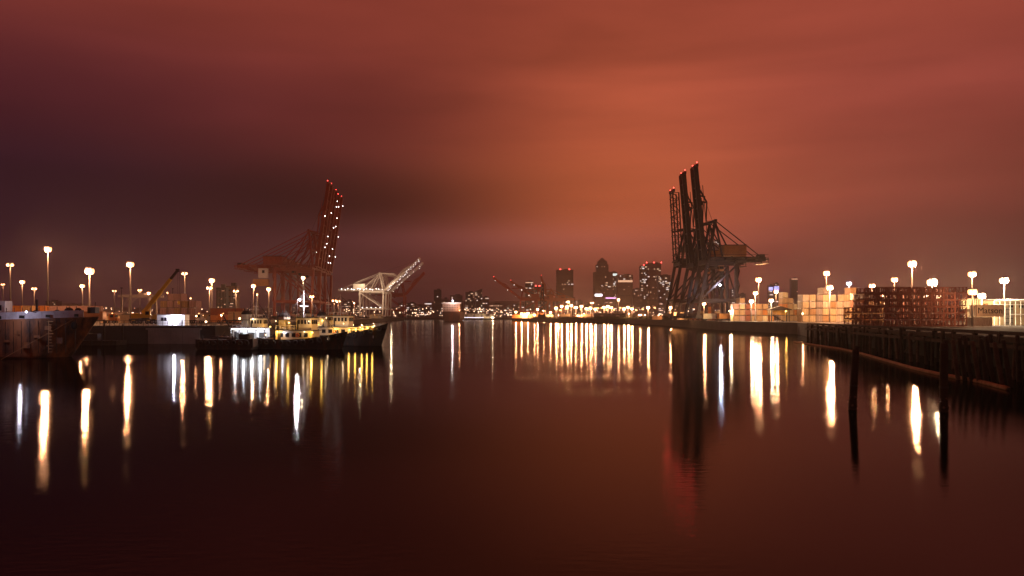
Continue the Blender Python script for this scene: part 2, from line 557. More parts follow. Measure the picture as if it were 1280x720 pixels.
    for i in range(lamps):
        k = (i + .2 + random.random() * .8) / lamps
        y = gy * 1.5 * random.choice((-1, 1))
        p = B(k * .98, y, -1.5)
        blk(c, 'boom_lamp', p, (.5 * t, .5 * t, .5 * t), lampmat or m_white, 'bulb')
    return c

m_crR = paint('dark_maroon_crane_paint', (.026, .011, .009), .55, .25)
m_crL = paint('red_oxide_crane_paint', (.32, .050, .022), .55, .22)
m_crW = paint('off_white_crane_paint', (.62, .56, .54), .5, .15)
m_crO = paint('orange_crane_paint', (.45, .12, .03), .5, .2)
m_hsR = paint('ochre_house_paint', (.40, .19, .06), .55, .2)
GR = 'cranes on the right quay'
c1 = crane('container_crane', 'dark maroon container crane, nearest and tallest of the three beside the right quay', 401, 96, 1, m_crR, 18, 14, 28, (4.5, 49.5), 30, -.5, (-4.8, 77), GR,
           lean=5, house=(9, 20, 5.5), housemat=m_hsR)
blk(c1, 'flood_lamp', (-.2, -8.5, 25.5), (.9, .9, .8), m_white, 'bulb')
fl = blk(c1, 'flood_lamp', (5.8, -9.4, 17.6), (1.3, 1.3, 1.2), m_cool, 'bulb')
light(c1, (5.8, -11.5, 17.0), 8000, COOL, .4)
crane('container_crane', 'dark maroon container crane standing between the tallest and the lattice-boom crane', 427, 95.5, 1, m_crR, 18, 14, 28, (4, 49), 27, -.5, (-4.6, 78), GR, lean=5, house=(9, 19, 5), housemat=m_hsR)
crane('container_crane', 'dark crane with open lattice boom, leftmost of the three on the right quay', 454, 94, 1, m_crR, 18, 14, 31, (5, 52), 27, -1.5, (-3.6, 73), GR, lean=5, lattice=True, house=(9, 18, 5), nt=11)
GL = 'red cranes on the left quay'
for i, (yy, xx, lb) in enumerate([(600, -146.5, 'red container crane with the leftmost raised boom, over the tugs'), (630, -149.5, 'red container crane with the middle boom of the three, boom lamps lit'), (664, -152.5, 'red container crane with the rightmost raised boom, behind the other two')]):
    c = crane('container_crane', lb, yy, xx, -1, m_crL, 24, 28, 37, (4, 66), 58, -1, (-10, 101.5), GL, lean=-1, house=(24, 38, 6), lamps=(2 if i == 0 else 8), t=1.15, nt=10)
    if i == 0:
        blk(c, 'boom_lamp', (1.5, -5, 50), (1.1, 1.1, 1.1), m_white, 'bulb')
        ob = blk(c, 'white_cabin', (-36, -13, 34), (6.2, 4, 7), m_wht)
        blk(ob, 'cabin_window', (.1, -.52, .15), (.3, .04, .3), m_glass)
        blk(c, 'yellow_panel', (-37.5, -13, 27), (11, 4, 5), m_hsR)
GW = 'white cranes beyond the tugs'
for i, (yy, xx) in enumerate([(1100, -175), (1165, -178)]):
    c = crane('container_crane', ['white container crane in front, half-raised boom strung with lamps', 'white container crane behind, its half-raised boom lower and to the right'][i], yy, xx, -1, m_crW, 26, 32, 36, (6, 62), 62, -1, (-48, 82 - 2 * i), GW,
              lean=-1, house=(26, 42, 7), lamps=26 if i == 0 else 9, lampmat=m_white, beacon=False, t=1.05, nt=10)
    if i == 0:
        for k in range(14):
            blk(c, 'girder_lamp', (-(2 + k * 4.2), -13 if k % 2 else -8, 39 + (k % 3) * .7), (1.0, 1.0, .9), m_white, 'bulb')
        for k in range(5):
            blk(c, 'portal_lamp', (-(4 + k * 6), -14.5, 14.5), (.9, .9, .8), m_white, 'bulb')
        light(c, (-30, -22, 48), 20000, WARMW, .6)
        light(c, (-10, -30, 26), 16000, WARMW, .6)
        light(c, (12, -20, 44), 14000, WARMW, .6)
crane('container_crane', 'dark red crane standing behind the two white cranes', 1240, -166, -1, m_crL, 24, 26, 34, (5, 58), 48, -1, (-30, 70), GW, lean=-1, house=(20, 32, 6), t=1.4, beacon=False)
GO = 'orange cranes in the centre'
for i, (yy, xx, tp, lb) in enumerate([(1310, 14, (-44, 66), 'orange quay crane with a low dark boom pointing left over the water'), (1345, 40, (-42, 62), 'orange quay crane with its boom just right of the lowest one'), (1380, 62, (-12, 72), 'orange quay crane nearest the dark lattice mast, boom raised')]):
    crane('container_crane', lb, yy, xx, 1, m_crO if i else m_crL, 24, 26, 30, (5, 50), 46, -1, tp, GO, lean=1, house=(18, 30, 6), t=1.5, lamps=3, base=3.6)

# ------------------------------------------------------------------ shipping containers
ORD = ['leftmost', 'second', 'third', 'fourth', 'fifth', 'sixth', 'seventh', 'eighth', 'ninth']
TIER = ['bottom', 'second', 'third', 'fourth', 'fifth', 'sixth']
CM = {k: paint('container_' + k, c, .55, .16, .9) for k, c in dict(cream=(.72, .62, .38), white=(.76, .70, .56), grey=(.36, .33, .30), rust=(.28, .075, .03), brown=(.15, .06, .03),
      orange=(.55, .22, .05), tan=(.48, .33, .17), pink=(.55, .36, .33), maroon=(.16, .03, .02)).items()}
m_post = paint('gap_dark_container_frame', (.16, .12, .085), .65, .3, 1.0)  # dark gaps between boxes put into the colour of the corner posts
def corr(L, mat):
    """corrugated box: ribs along the sides and the blank end"""
    k = ('corr', L, mat.name)
    if k not in SHARED:
        b = MB()
        W, H = 2.44, 2.55
        n = int(L / .55)
        per = []
        def rib(p0, p1, nrm, m):
            for i in range(m):
                for j, (f, o) in enumerate(((0, 0), (.18, -.07), (.55, -.07), (.73, 0))):
                    t = (i + f) / m
                    per.append((p0[0] + (p1[0] - p0[0]) * t + nrm[0] * o, p0[1] + (p1[1] - p0[1]) * t + nrm[1] * o))
        x, y = L / 2, W / 2
        rib((-x, -y), (x, -y), (0, -1), n)
        rib((x, -y), (x, y), (1, 0), 5)
        rib((x, y), (-x, y), (0, 1), n)
        per.append((-x, y))
        b.prism(per, .12, H - .1)
        SHARED[k] = b.mesh('container', mat)
    return SHARED[k]
def container(loc, L, rz, colr, label, group, word=None, doors=True, wc=None):
    mat = CM[colr]
    o = put('shipping_container', corr(L, mat), None, loc, rz)
    tag(o, label, 'container', group)
    x, y, H = L / 2, 1.22, 2.55
    for sy in (-1, 1):
        blk(o, 'top_rail', (0, sy * (y - .03), H - .05), (L, .1, .12), mat)
        blk(o, 'bottom_rail', (0, sy * (y - .03), .07), (L, .1, .14), mat)
        for sx in (-1, 1):
            blk(o, 'corner_post', (sx * (x - .06), sy * (y - .05), H / 2), (.16, .14, H + .02), m_post)
    if doors:
        for sy in (-1, 1):
            dr = blk(o, 'door', (-x - .03, sy * .58, H / 2), (.05, 1.1, H - .3), mat)
            blk(dr, 'lock_rod', (-1.2, .2, 0), (1.4, .07, .98), m_dark)
            blk(dr, 'lock_rod', (-1.2, -.25, 0), (1.4, .07, .98), m_dark)
    if word:
        lettering(o, word, (0, -y - .08, H * .5), min(L * .30, 2.4) if len(word) > 3 else 1.2, wc or m_blue)
    return o
m_blue = paint('navy_letter_paint', (.03, .04, .12), .5, .1)
m_blk = paint('black_letter_paint', (.02, .018, .018), .5, .1)
def lettering(parent, word, loc, size, mat, rx=R(90), rz=0):
    cu = bpy.data.curves.new('lettering', 'FONT')
    cu.body = word
    cu.size = size
    cu.align_x = 'CENTER'; cu.align_y = 'CENTER'
    cu.extrude = .012
    cu.resolution_u = 3
    cu.materials.append(mat)
    k = ('word', word, round(size, 3), mat.name)
    if k not in SHARED:
        t = bpy.data.objects.new('lettering', cu)
        col.objects.link(t)
        SHARED[k] = bpy.data.meshes.new_from_object(t.evaluated_get(bpy.context.evaluated_depsgraph_get()))
        bpy.data.objects.remove(t)
    o = put('lettering', SHARED[k], parent)
    o.location = loc
    o.rotation_euler = (rx, 0, rz)
    return o
def stack_end(px0, d, tiers, cols, phrase, group, rz=R(90), base=GZ):
    """containers standing end-on to the harbour, columns side by side"""
    x0 = (px0 - 640) / F * d
    for i, h in enumerate(tiers):
        for j in range(h):
            c = cols[(i * 3 + j * 5 + i * j) % len(cols)]
            container((x0 + (i + .5) * 2.66 + random.uniform(-.09, .09), d + 3 + random.uniform(-.3, .3), base + j * 2.72), 6.06, rz, c,
                      f'{c} container, {TIER[j]} tier, {ORD[i]} column of the {phrase}', group)
def row_side(px0, d, tiers, cols, phrase, group, L=12.19, word=None, base=GZ):
    x0 = (px0 - 640) / F * d
    for i, h in enumerate(tiers):
        for j in range(h):
            c = cols[(i * 2 + j * 3) % len(cols)]
            w = word.get((i, j)) if word else None
            container((x0 + (i + .5) * (L + .25), d + 1.22, base + j * 2.62), L, 0, c,
                      f'{c} container, {TIER[j]} tier, {ORD[i]} in the {phrase}', group, w)
GC = 'containers stacked in the right yard'
stack_end(917, 368, [3, 4, 3, 3, 3, 3, 2], ['tan', 'cream', 'tan', 'pink', 'orange', 'tan', 'rust'], 'block beside the tall crane', GC)
stack_end(978, 372, [5, 4, 3], ['tan', 'orange', 'cream'], 'block behind the stair shed', GC)
stack_end(1003, 313, [4, 4, 4, 5, 4], ['cream', 'white', 'tan', 'cream', 'white', 'cream', 'grey'], 'bright block under the lamp', GC)
stack_end(1046, 312, [3, 4, 5], ['white', 'cream', 'white', 'cream', 'tan'], 'pale block right of the bright one', GC)
row_side(1066, 285, [4], ['tan', 'grey', 'brown', 'tan'], 'stack left of the rack frames', GC, L=6.06, word={(0, 0): 'Matson', (0, 2): 'Matson', (0, 3): 'Matson'})
stack_end(1086, 270, [2, 3], ['orange', 'tan'], 'pair of columns touching the rack frames', GC)
GM = 'containers near the right edge'
sc_ = container(at(1242, 0, 172).xy.to_3d() + Vector((-.8, 1.2, GZ + 2.02)), 6.06, 0, 'white', 'pale container with dark lettering on its side, right of the rack frames', GM, 'Matson', wc=m_blk)
container(at(1234, 0, 172).xy.to_3d() + Vector((-1.0, 1.3, GZ - .62)), 4.2, 0, 'grey', 'plain grey container under the lettered one', GM)
container(at(1224, 0, 200).xy.to_3d() + Vector((-1, 1.2, GZ + 4.0)), 6.06, R(90), 'cream', 'small lit cream container behind the lettered one', GM)
container(at(1249, 0, 196).xy.to_3d() + Vector((0, 1.2, GZ + 2.8)), 6.06, 0, 'orange', 'orange container behind and above the lettered one', GM)
# left yard
GK = 'containers behind the rusty ship'
row_side(-24, 248, [2, 1], ['orange', 'tan', 'orange'], 'row behind the rusty ship', GK, base=GZ + .3)
container(Vector((at(28, 0, 249).x, 250, GZ + 2.95)), 6.06, 0, 'tan', 'short tan container on top of the orange row behind the ship', GK)
container(Vector((at(38, 0, 252).x + 1, 254.2, GZ + 2.95)), 6.06, 0, 'orange', 'short orange container beside the tan one above the ship', GK)
row_side(52, 262, [1, 1], ['rust', 'brown'], 'long dark row above the bow', GK, base=GZ + .3)
container(Vector((at(104, 0, 258).x, 262, GZ + .3)), 6.06, R(90), 'orange', 'orange container standing end-on beside the bow', GK)
GP = 'pale containers behind the rust row'
row_side(48, 320, [2, 2], ['pink', 'white', 'pink'], 'pale row behind the rust one', GP, base=GZ + 1.2)
stack_end(200, 300, [3, 4, 4, 3, 3], ['pink', 'tan', 'pink'], 'pinkish block right of the yellow crane', 'containers behind the quay office')
row_side(262, 300, [2], ['orange', 'rust'], 'orange stack behind the railing', 'containers behind the quay office')
stack_end(410, 590, [2, 1, 2, 3, 2, 2, 1], ['tan', 'pink', 'orange'], 'far block over the moored tugs', 'containers by the red cranes')
row_side(640, 1205, [2, 3, 2, 3, 2], ['orange', 'tan', 'cream'], 'far row below the orange cranes', 'containers under the orange cranes', base=GZ)
row_side(700, 960, [2, 1, 2, 2, 1, 2, 2, 1], ['tan', 'orange', 'rust', 'cream'], 'far row among the bright lamps', 'containers behind the dark bank', base=GZ)
row_side(815, 560, [1, 2, 1], ['tan', 'orange', 'cream'], 'row left of the crane legs', 'containers at the crane feet')
stack_end(878, 470, [2, 3, 1, 2], ['orange', 'tan', 'cream'], 'block seen between the crane legs', 'containers at the crane feet')

# ------------------------------------------------------------------ stacked steel rack frames
m_rack = rusty('rack_steel', (.30, .12, .09), (.13, .04, .025), .5, 1.5)
def frame_mesh():
    b = MB()
    w, h = 2.36, 1.30
    for x, t in ((-w / 2, .20), (-w * .18, .15), (w * .18, .15), (w / 2, .20)):
        b.box((x, 0, h / 2), (t, .22, h - .24))
    b.box((0, 0, h - .07), (w + .17, .24, .14)); b.box((0, 0, .07), (w + .17, .24, .14))
    for s in (-1, 1):
        k = len(b.v)
        b.box((0, 0, 0), (.09, .1, .8), Matrix.Translation((s * w * .335, 0, h * .5)) @ Matrix.Rotation(s * R(30), 4, 'Y'))
    return b.mesh('end_frame', m_rack)
fm = frame_mesh()
for i in range(9):
    for j in range(6 if i else 3):
        x = at(1090, 0, 168).x + (i - .35) * 2.52
        o = thing('rack_frame', f'rusty steel rack frame, {TIER[j]} tier, {ORD[i]} column of the wide stack', 'rack', (x + random.uniform(-.05, .05), 168 + i * .15 + random.uniform(-.1, .1), GZ + j * 1.40 + (.0 if i else 0)), 0, 'rack frames stacked on the right quay')
        for k in range(3):
            put('end_frame', fm, o, (random.uniform(-.06, .06), k * 4.3, 0))
        for sx in (-1, 1):
            blk(o, 'side_rail', (sx * 1.12, 4.35, .2), (.12, 8.7, .22), m_rack)
        blk(o, 'cross_plate', (0, 6.6, .32), (1.9, .7, .07), m_rack)

# ------------------------------------------------------------------ timber pier on the right
A, B_, C_ = Vector((70, 190)), Vector((45.5, 66)), Vector((37, 20))
pier = thing('timber_pier', 'long dark timber pier on crowded piles below the right yard', 'pier', (0, 0, 0))
def edge(t):
    L1 = (B_ - A).length; L2 = (C_ - B_).length; s = t * (L1 + L2)
    return A.lerp(B_, s / L1) if s < L1 else B_.lerp(C_, (s - L1) / L2)
inn = Vector((6.2, -.9))
MB().prism([tuple(A), tuple(A + inn + Vector((1, 6))), tuple(B_ + inn), tuple(C_ + inn + Vector((3, 0))), tuple(C_), tuple(B_)][::-1], GZ - .45, GZ + .06).build('deck', m_wood, pier)
nseg = 26
for i in range(nseg):
    p, q = edge(i / nseg), edge((i + .97) / nseg)
    bar(pier, 'bull_rail', (p.x + .3, p.y, GZ + .42), (q.x + .3, q.y, GZ + .40), .34, .34, m_wood)
    bar(pier, 'cap_beam', (p.x - .2, p.y, GZ - .85), (q.x - .2, q.y, GZ - .85), .32, .42, m_wood)
    blk(pier, 'rail_block', (p.x + .3, p.y + .3, GZ + .16), (.34, .5, .2), m_wood)
pm = [MB().lathe([(.19, -3), (.21, 0), (.20, 2), (.185, 3.7), (.17, 3.95 + .12 * k)], 8).mesh('pile', m_wood2 if k % 3 == 0 else m_wood, True) for k in range(6)]
k = 0
for row, (n_, off) in enumerate([(72, 0), (34, 2.8)]):
    for i in range(n_):
        t = (i + random.uniform(-.35, .35)) / n_
        p = edge(min(max(t, 0), 1))
        o = put('pile', random.choice(pm), pier, (p.x + off + random.uniform(-.35, .25), p.y, random.uniform(-.5, .15) - row * .5))
        o.rotation_euler = (random.gauss(0, .03), random.gauss(.02, .035), random.random() * 6)
        o.scale = (random.uniform(.8, 1.3),) * 2 + (random.uniform(.9, 1.06),)
for i in range(8):   # raked piles close to the right edge
    p = Vector((42.0, 76 - i * 1.15))
    o = put('raked_pile', pm[(i * 2) % 6], pier, (p.x + .4, p.y, -.1))
    o.rotation_euler = (0, R(-9 + random.uniform(-2, 2)), 0)
for i in range(7):
    p = edge(.06 + i * .13)
    bar(pier, 'cross_brace', (p.x + .4, p.y, .6), (edge(.06 + i * .13 + .045).x + .4, edge(.06 + i * .13 + .045).y, 3.3), .14, .26, m_wood)
# floating boom in front of the piles
m_log = paint('sun_bleached_log', (.36, .22, .11), .8, .4, 1.5, bump=.5)
fb = thing('floating_boom', 'pale floating log boom curving along the foot of the pier', 'boom', (0, 0, 0))
pts = [(66, 187), (60.3, 146), (56, 128), (49.6, 105), (46, 92), (44, 83), (42.3, 72), (40.6, 65.5)]
for i in range(len(pts) - 1):
    for h in (0, 1):
        a = Vector(pts[i]).lerp(Vector(pts[i + 1]), h * .5); c = Vector(pts[i]).lerp(Vector(pts[i + 1]), h * .5 + .49)
        bar(fb, 'log', (a.x, a.y, .10), (c.x, c.y, .12), .46, .42, m_log, 'rod')
        bar(fb, 'shackle', (c.x, c.y, .16), (c.x - .1, c.y - .5, .16), .1, .1, m_dark, 'rod')
# two lone piles
def lone_pile(label, x, d, top, lean, r):
    o = thing('mooring_pile', label, 'pile', (x, d, 0), 0, 'lone piles in the water')
    MB().lathe([(r * 1.05, -2.5), (r * 1.08, .25), (r * .98, .4), (r, 1.4), (r * .96, top * .7), (r * .9, top - .12), (r * .7, top), ], 10).build('shaft', m_wood, o, smooth=True)
    for k in range(9):
        a = k * 2.4; zz = -.1 + .11 * k % .7
        MB().lathe([(.03, -.07), (.09, 0), (.03, .08)], 6).build('barnacle_cluster', m_post, o, (r * 1.02 * math.cos(a), r * 1.02 * math.sin(a), .1 + (k * .37) % .8))
    blk(o, 'split_top', (r * .25, -r * .1, top + .06), (r * .8, r * .9, .3), m_wood)
    MB().lathe([(r * 1.1, 1.5), (r * 1.1, 1.62)], 10).build('iron_band', m_dark, o)
    MB().lathe([(r * 1.02, top - .5), (r * 1.02, top - .36)], 10).build('iron_band', m_dark, o)
    o.rotation_euler = (0, lean, 0)
lone_pile('slightly leaning lone wooden pile, left one of the two in the water', 22.0, 51.7, 3.9, R(3.2), .24)
lone_pile('upright lone wooden pile, taller right one of the two in the water', 27.2, 50.4, 4.35, R(.3), .25)

# ------------------------------------------------------------------ light masts
GLM = 'light masts of the yards'
def mast(px, py, d, style, power, label, rgb=SODIUM, lens=None, base=GZ, s=1.0, group=GLM, rad=.45):
    p = at(px, py, d)
    lens = lens or (m_sod if rgb == SODIUM else m_cool if rgb == COOL else m_warm)
    s *= 1.2
    H = p.z - base
    o = thing('light_mast', label, 'light mast', (p.x, p.y, base), 0, group)
    blk(o, 'pole', (0, 0, H / 2), (.42 * s, .42 * s, H), m_pole, 'pole')
    if style == 'ring':
        MB().torus(.5 * s, .08, 12, 4, 'x').build('head_ring', m_pole, o, (0, 0, H + .35 * s))
        for k in range(6):
            a = k * math.pi / 3 + .3
            h = blk(o, 'floodlight', (.5 * s * math.cos(a), .5 * s * math.sin(a), H + .42 * s), (.5 * s, .5 * s, .22 * s), m_dark)
            blk(h, 'lens', (0, 0, -2.4), (1.5, 1.5, 5.6), lens, 'bulb')
    elif style == 'double':
        bar(o, 'cross_arm', (-.75 * s, 0, H + .2 * s), (.75 * s, 0, H + .2 * s), .14, .14, m_pole)
        for sx in (-1, 1):
            h = blk(o, 'floodlight', (sx * .6 * s, -.2, H + .15 * s), (.62 * s, .55 * s, .26 * s), m_dark)
            blk(h, 'lens', (0, 0, -1.5), (1.15, 1.1, 2.8), lens, 'bulb')
    else:
        bar(o, 'cross_arm', (0, 0, H), (.2, -.7 * s, H + .15), .12, .12, m_pole)
        h = blk(o, 'floodlight', (.2, -.8 * s, H + .1), (.5 * s, .6 * s, .22 * s), m_dark)
        blk(h, 'lens', (0, 0, -1.3), (1.1, 1.0, 2.6), lens, 'bulb')
    if power:
        light(o, (0, -1.5 * s, H - .9 * s), power, rgb, rad)
    return o
# left yard
mast(60, 311, 285, 'ring', 42000, 'tallest light mast at far left, above the rust containers', s=1.15)
mast(112, 338, 232, 'ring', 36000, 'bright light mast just behind the bow of the rusty ship', s=1.2)
mast(163, 330, 363, 'ring', 30000, 'tall light mast left of the yellow mobile crane', s=1.5)
mast(13, 330, 363, 'double', 9000, 'tall light mast nearest the left edge of the picture', s=1.5)
mast(28, 352, 545, 'ring', 24000, 'far light mast second from the left edge, bright', s=1.5)
mast(43, 360, 640, 'double', 14000, 'far light mast just left of the tallest left one', s=1.9)
mast(103, 357, 600, 'ring', 22000, 'far light mast left of the one by the bow', s=1.6)
mast(4, 355, 640, 'double', 4000, 'faint far light mast at the very left edge', s=1.3)
mast(143, 363, 700, 'double', 5000, 'faint far light mast left of the thin dark post', s=1.6)
mast(175, 362, 620, 'double', 7000, 'small light mast under the yellow boom, left of a brighter one', s=1.5)
mast(186, 366, 480, 'ring', 14000, 'small bright light mast right under the yellow boom', s=1.0)
mast(222, 369, 400, 'double', 7000, 'light mast beside the hanging hook of the yellow crane', s=1.2)
mast(210, 365, 650, 'single', 2500, 'faint light mast behind the hook line of the yellow crane', s=1.8)
mast(231, 341, 444, 'double', 14000, 'tall slim light mast right of the yellow crane', s=1.4)
mast(239, 372, 700, 'single', 2500, 'faint low light mast right of the tall slim one', s=1.8)
mast(265, 350, 470, 'ring', 36000, 'bright starry light mast above the warehouse, upper of two', s=1.5)
mast(262, 359, 400, 'double', 16000, 'light mast directly below the starry one', s=1.3)
mast(295, 363, 430, 'double', 9000, 'light mast left of the moored tug funnels', s=1.3)
mast(317, 357, 420, 'ring', 22000, 'bright light mast below the tail of the red cranes', s=1.1)
mast(322, 367, 520, 'single', 3000, 'small light mast right beside the one below the crane tail', s=1.6)
mast(336, 361, 440, 'ring', 22000, 'bright light mast in front of the red crane legs', s=1.1)
mast(379, 347, 520, 'ring', 16000, 'light mast between the legs of the red cranes', WARMW, s=1.2)
mast(390, 370, 480, 'double', 16000, 'low light mast by the waterside leg of the red cranes', s=1.2)
mast(418, 375, 760, 'double', 16000, 'light mast between red and white cranes, left one', s=2.2)
mast(423, 376, 800, 'double', 16000, 'light mast between red and white cranes, right one', s=2.2)
mast(443, 378, 820, 'single', 8000, 'low light mast under the white crane tail', s=2.2)
# right yard
mast(1140, 329, 240, 'ring', 50000, 'tallest light mast behind the rack frames', s=1.2)
mast(1165, 352, 192, 'ring', 42000, 'bright starry light mast over the right part of the rack frames', WARMW, s=1.1)
mast(1155, 367, 182, 'double', 7000, 'low bright lamp over the middle of the rack frames', WARMW, s=1.0)
mast(1172, 371, 330, 'single', 2500, 'faint lamp right of centre over the rack frames', s=1.0)
mast(1215, 342, 300, 'ring', 34000, 'tall light mast at the right end of the rack frames', s=1.35)
mast(1215.5, 364, 165, 'ring', 2600, 'low bright light mast at the right end of the rack frames', s=.85)
mast(1227, 369, 184, 'ring', 14000, 'low starry light mast above the lettered container', WARMW, s=.8)
mast(1255, 350, 205, 'ring', 42000, 'bright starry light mast nearest the right edge', WARMW, s=1.0)
mast(1033, 341, 420, 'ring', 40000, 'tall light mast above the bright container block', s=1.6)
mast(1037, 359, 292, 'ring', 72000, 'starry light mast in front of the bright container block', s=1.15)
mast(1090, 357, 262, 'ring', 15000, 'light mast behind the last column left of the rack frames', s=.95)
mast(1118, 349, 400, 'ring', 26000, 'light mast rising behind the left part of the rack frames', s=1.5)
mast(1105, 368, 182, 'double', 7000, 'low bright lamp at the left end of the rack frames', s=.8)
mast(1061, 354, 560, 'ring', 26000, 'bluish white light mast between the container blocks', COOL, s=1.6)
mast(948, 349, 460, 'ring', 34000, 'tall light mast right of the dark cranes', s=1.7)
mast(944, 366, 352, 'ring', 26000, 'bright light mast below the tall one right of the cranes', s=.95)
mast(939, 376, 347, 'ring', 13000, 'lowest bright lamp right of the crane legs', WARMW, s=.95)
mast(964, 375, 347, 'ring', 13000, 'bright light mast over the stair shed', WARMW, s=.95)
mast(970, 364, 420, 'ring', 20000, 'light mast behind the stair shed', s=1.1)
mast(880, 379, 420, 'ring', 14000, 'bright lamp between the legs of the dark cranes', s=1.0)
mast(838, 384, 560, 'ring', 22000, 'bright lamp just left of the dark crane legs', s=1.3)
mast(810, 384, 640, 'ring', 26000, 'bright lamp standing alone left of the crane legs', s=1.4)
mast(913, 388, 372, 'double', 9000, 'warm quayside lamp right of the near crane leg', WARMW, s=.7)
# centre shore
CL = [(695, 384), (702, 382), (709, 383), (714, 381), (720, 384), (727, 383), (733, 385), (738, 385), (744, 386), (755, 384), (760, 383), (764, 384), (780, 385), (785, 384), (790, 386), (672, 386), (680, 388), (645, 389), (652, 392), (660, 391), (688, 390), (668, 393)]
ORD2 = ORD + ['tenth', 'eleventh', 'twelfth', 'thirteenth', 'fourteenth', 'fifteenth']
for px, py in CL:
    rank = sorted(q[0] for q in CL if (q[0] > 690) == (px > 690)).index(px)
    where = 'crowded far-shore row of lamps' if px > 690 else 'lamps at the feet of the orange cranes'
    dd = 965 if px > 690 else 1190
    mast(px, py + random.uniform(-.6, .6), dd + random.uniform(0, 50), 'ring', 34000, f'amber lamp, {ORD2[rank]}{" from left" if rank else ""} in the {where}', s=2.0, group='lamps along the far shore', rad=.7)
for i, px in enumerate([700, 707, 718, 726, 735, 747, 752, 758, 767, 775, 788, 795, 803, 818]):
    mast(px + .3, 387.5 - 3.2 * math.sin(i * 2.3) ** 2, 1080 + 9 * i, 'ring', 0, f'small amber lamp, {ORD2[i]}{" from left" if i else ""} in the dimmer second far-shore row', s=1.5, group='lamps along the far shore')
for i, px in enumerate([698, 712, 730, 748, 764, 786, 806, 824]):
    mast(px, 393.2 - (i % 3) * .8, 990 if px < 780 else 720, 'single', 16000, f'very low amber lamp, {ORD2[i]}{" from left" if i else ""} along the dark bank', s=1.6 if px < 780 else 1.2, group='lamps along the far shore', base=3.9)
mast(710, 377, 1000, 'ring', 45000, 'far-shore lamp standing highest above the left of the bright row', s=1.9, group='lamps along the far shore')
mast(740, 378, 1040, 'double', 20000, 'far-shore lamp standing above the middle of the bright row', s=2.2, group='lamps along the far shore')
mast(773, 374, 1080, 'ring', 30000, 'far-shore lamp standing highest at the right of the bright row', s=1.9, group='lamps along the far shore')
mast(723, 394, 960, 'double', 40000, 'low amber lamp on the dark bank below the bright row', s=1.6, group='lamps along the far shore', base=3)
mast(800, 393, 700, 'double', 14000, 'low amber lamp right of the bright far-shore row', s=1.4, group='lamps along the far shore')
mast(832, 393, 600, 'single', 6000, 'very low amber lamp at the foot of the dark cranes', s=1.4, group='lamps along the far shore')
mast(616, 396.6, 1560, 'double', 120000, 'single starry white lamp on the far shore left of the orange cranes', WARMW, s=2.0, base=3, group='lamps along the far shore')

# ------------------------------------------------------------------ vessels
def hull_rings(L, B, free, sheer_b, sheer_s, draft=1.6, rake=.10, flat=.55, n=22, bow0=.72):
    """rings of a ship hull from stern (-x) to bow (+x)"""
    rings, top = [], []
    for i in range(n):
        t = i / (n - 1)
        if t < .12:
            w = .72 + .28 * (t / .12) ** .6
        elif t < flat:
            w = 1
        else:
            w = max(.015, (1 - ((t - flat) / (1 - flat)) ** 2.3))
        zt = free + sheer_s * max(0, (.25 - t) / .25) ** 1.6 + sheer_b * max(0, (t - .35) / .65) ** 2
        hb = B / 2 * w
        bow = max(0, (t - bow0) / (1 - bow0))
        ring = []
        for f, (wf, zf) in enumerate([(1, zt), (1, zt * .6), (.95, .25), (.84, -.5), (.45, -draft * .9), (0, -draft)]):
            x = (t - .5) * L - rake * L * bow ** 1.5 * (1 - max(0, min(1, (zf + draft) / (zt + draft))))
            ring.append((x, hb * wf * (1 - .45 * bow * (1 - max(0, zf) / zt)), zf))
        full = ring + [(x, -y, z) for x, y, z in ring[-2::-1]]
        rings.append(full)
        top.append(((t - .5) * L, hb, zt))
    return rings, top
tyre = MB().torus(.36, .15, 12, 6, 'y').mesh('tyre_fender', paint('worn_rubber', (.05, .045, .042), .8, .4), True)
def hull_parts(o, L, B, free, sb, ss, mat, deckmat, bul=.55, tyres=0, rake=.1, capmat=None, tz=.55, **kw):
    rings, top = hull_rings(L, B, free, sb, ss, rake=rake, **kw)
    MB().loft(rings).build('hull', mat, o)
    dk = MB()
    dk.loft([[(x, y * .985, z - bul), (x, -y * .985, z - bul)] for x, y, z in top], close=False, caps=False).build('deck', deckmat, o)
    for s in (-1, 1):
        b = MB()
        b.loft([[(x, s * y + s * .06, z), (x, s * y + s * .06, z + .12), (x, s * y - s * .16, z + .12), (x, s * y - s * .16, z)] for x, y, z in top]).build('rubbing_strake', capmat or m_dark, o)
    for i in range(tyres):
        t = .06 + .86 * i / max(1, tyres - 1)
        k = t * (len(top) - 1); j = min(int(k), len(top) - 2); f = k - j
        x, y, z = [top[j][q] * (1 - f) + top[j + 1][q] * f for q in range(3)]
        yw = math.atan2(top[j + 1][1] - top[j][1], top[j + 1][0] - top[j][0])
        for s in (-1, 1):
            put('tyre_fender', tyre, o, (x, s * (y + .16), z - tz), rz=s * yw)
    return top
m_hullb = rusty('black_hull_paint', (.020, .016, .016), (.09, .03, .018), .35, .8)
m_hullr = rusty('worn_hull_paint', (.06, .038, .034), (.30, .12, .05), .62, .45)
m_deckg = paint('deck_paint', (.09, .055, .04), .7, .3)
m_house = paint('tug_house_paint', (.62, .52, .38), .45, .15)
def deck_lamp(o, p, power, rgb=YEL, mat=None, s=.3):
    blk(o, 'deck_lamp', p, (s, s, s), mat or m_yel, 'bulb')
    if power:
        light(o, (p[0], p[1] - .45, p[2] - .1), power * .5, rgb, .14)
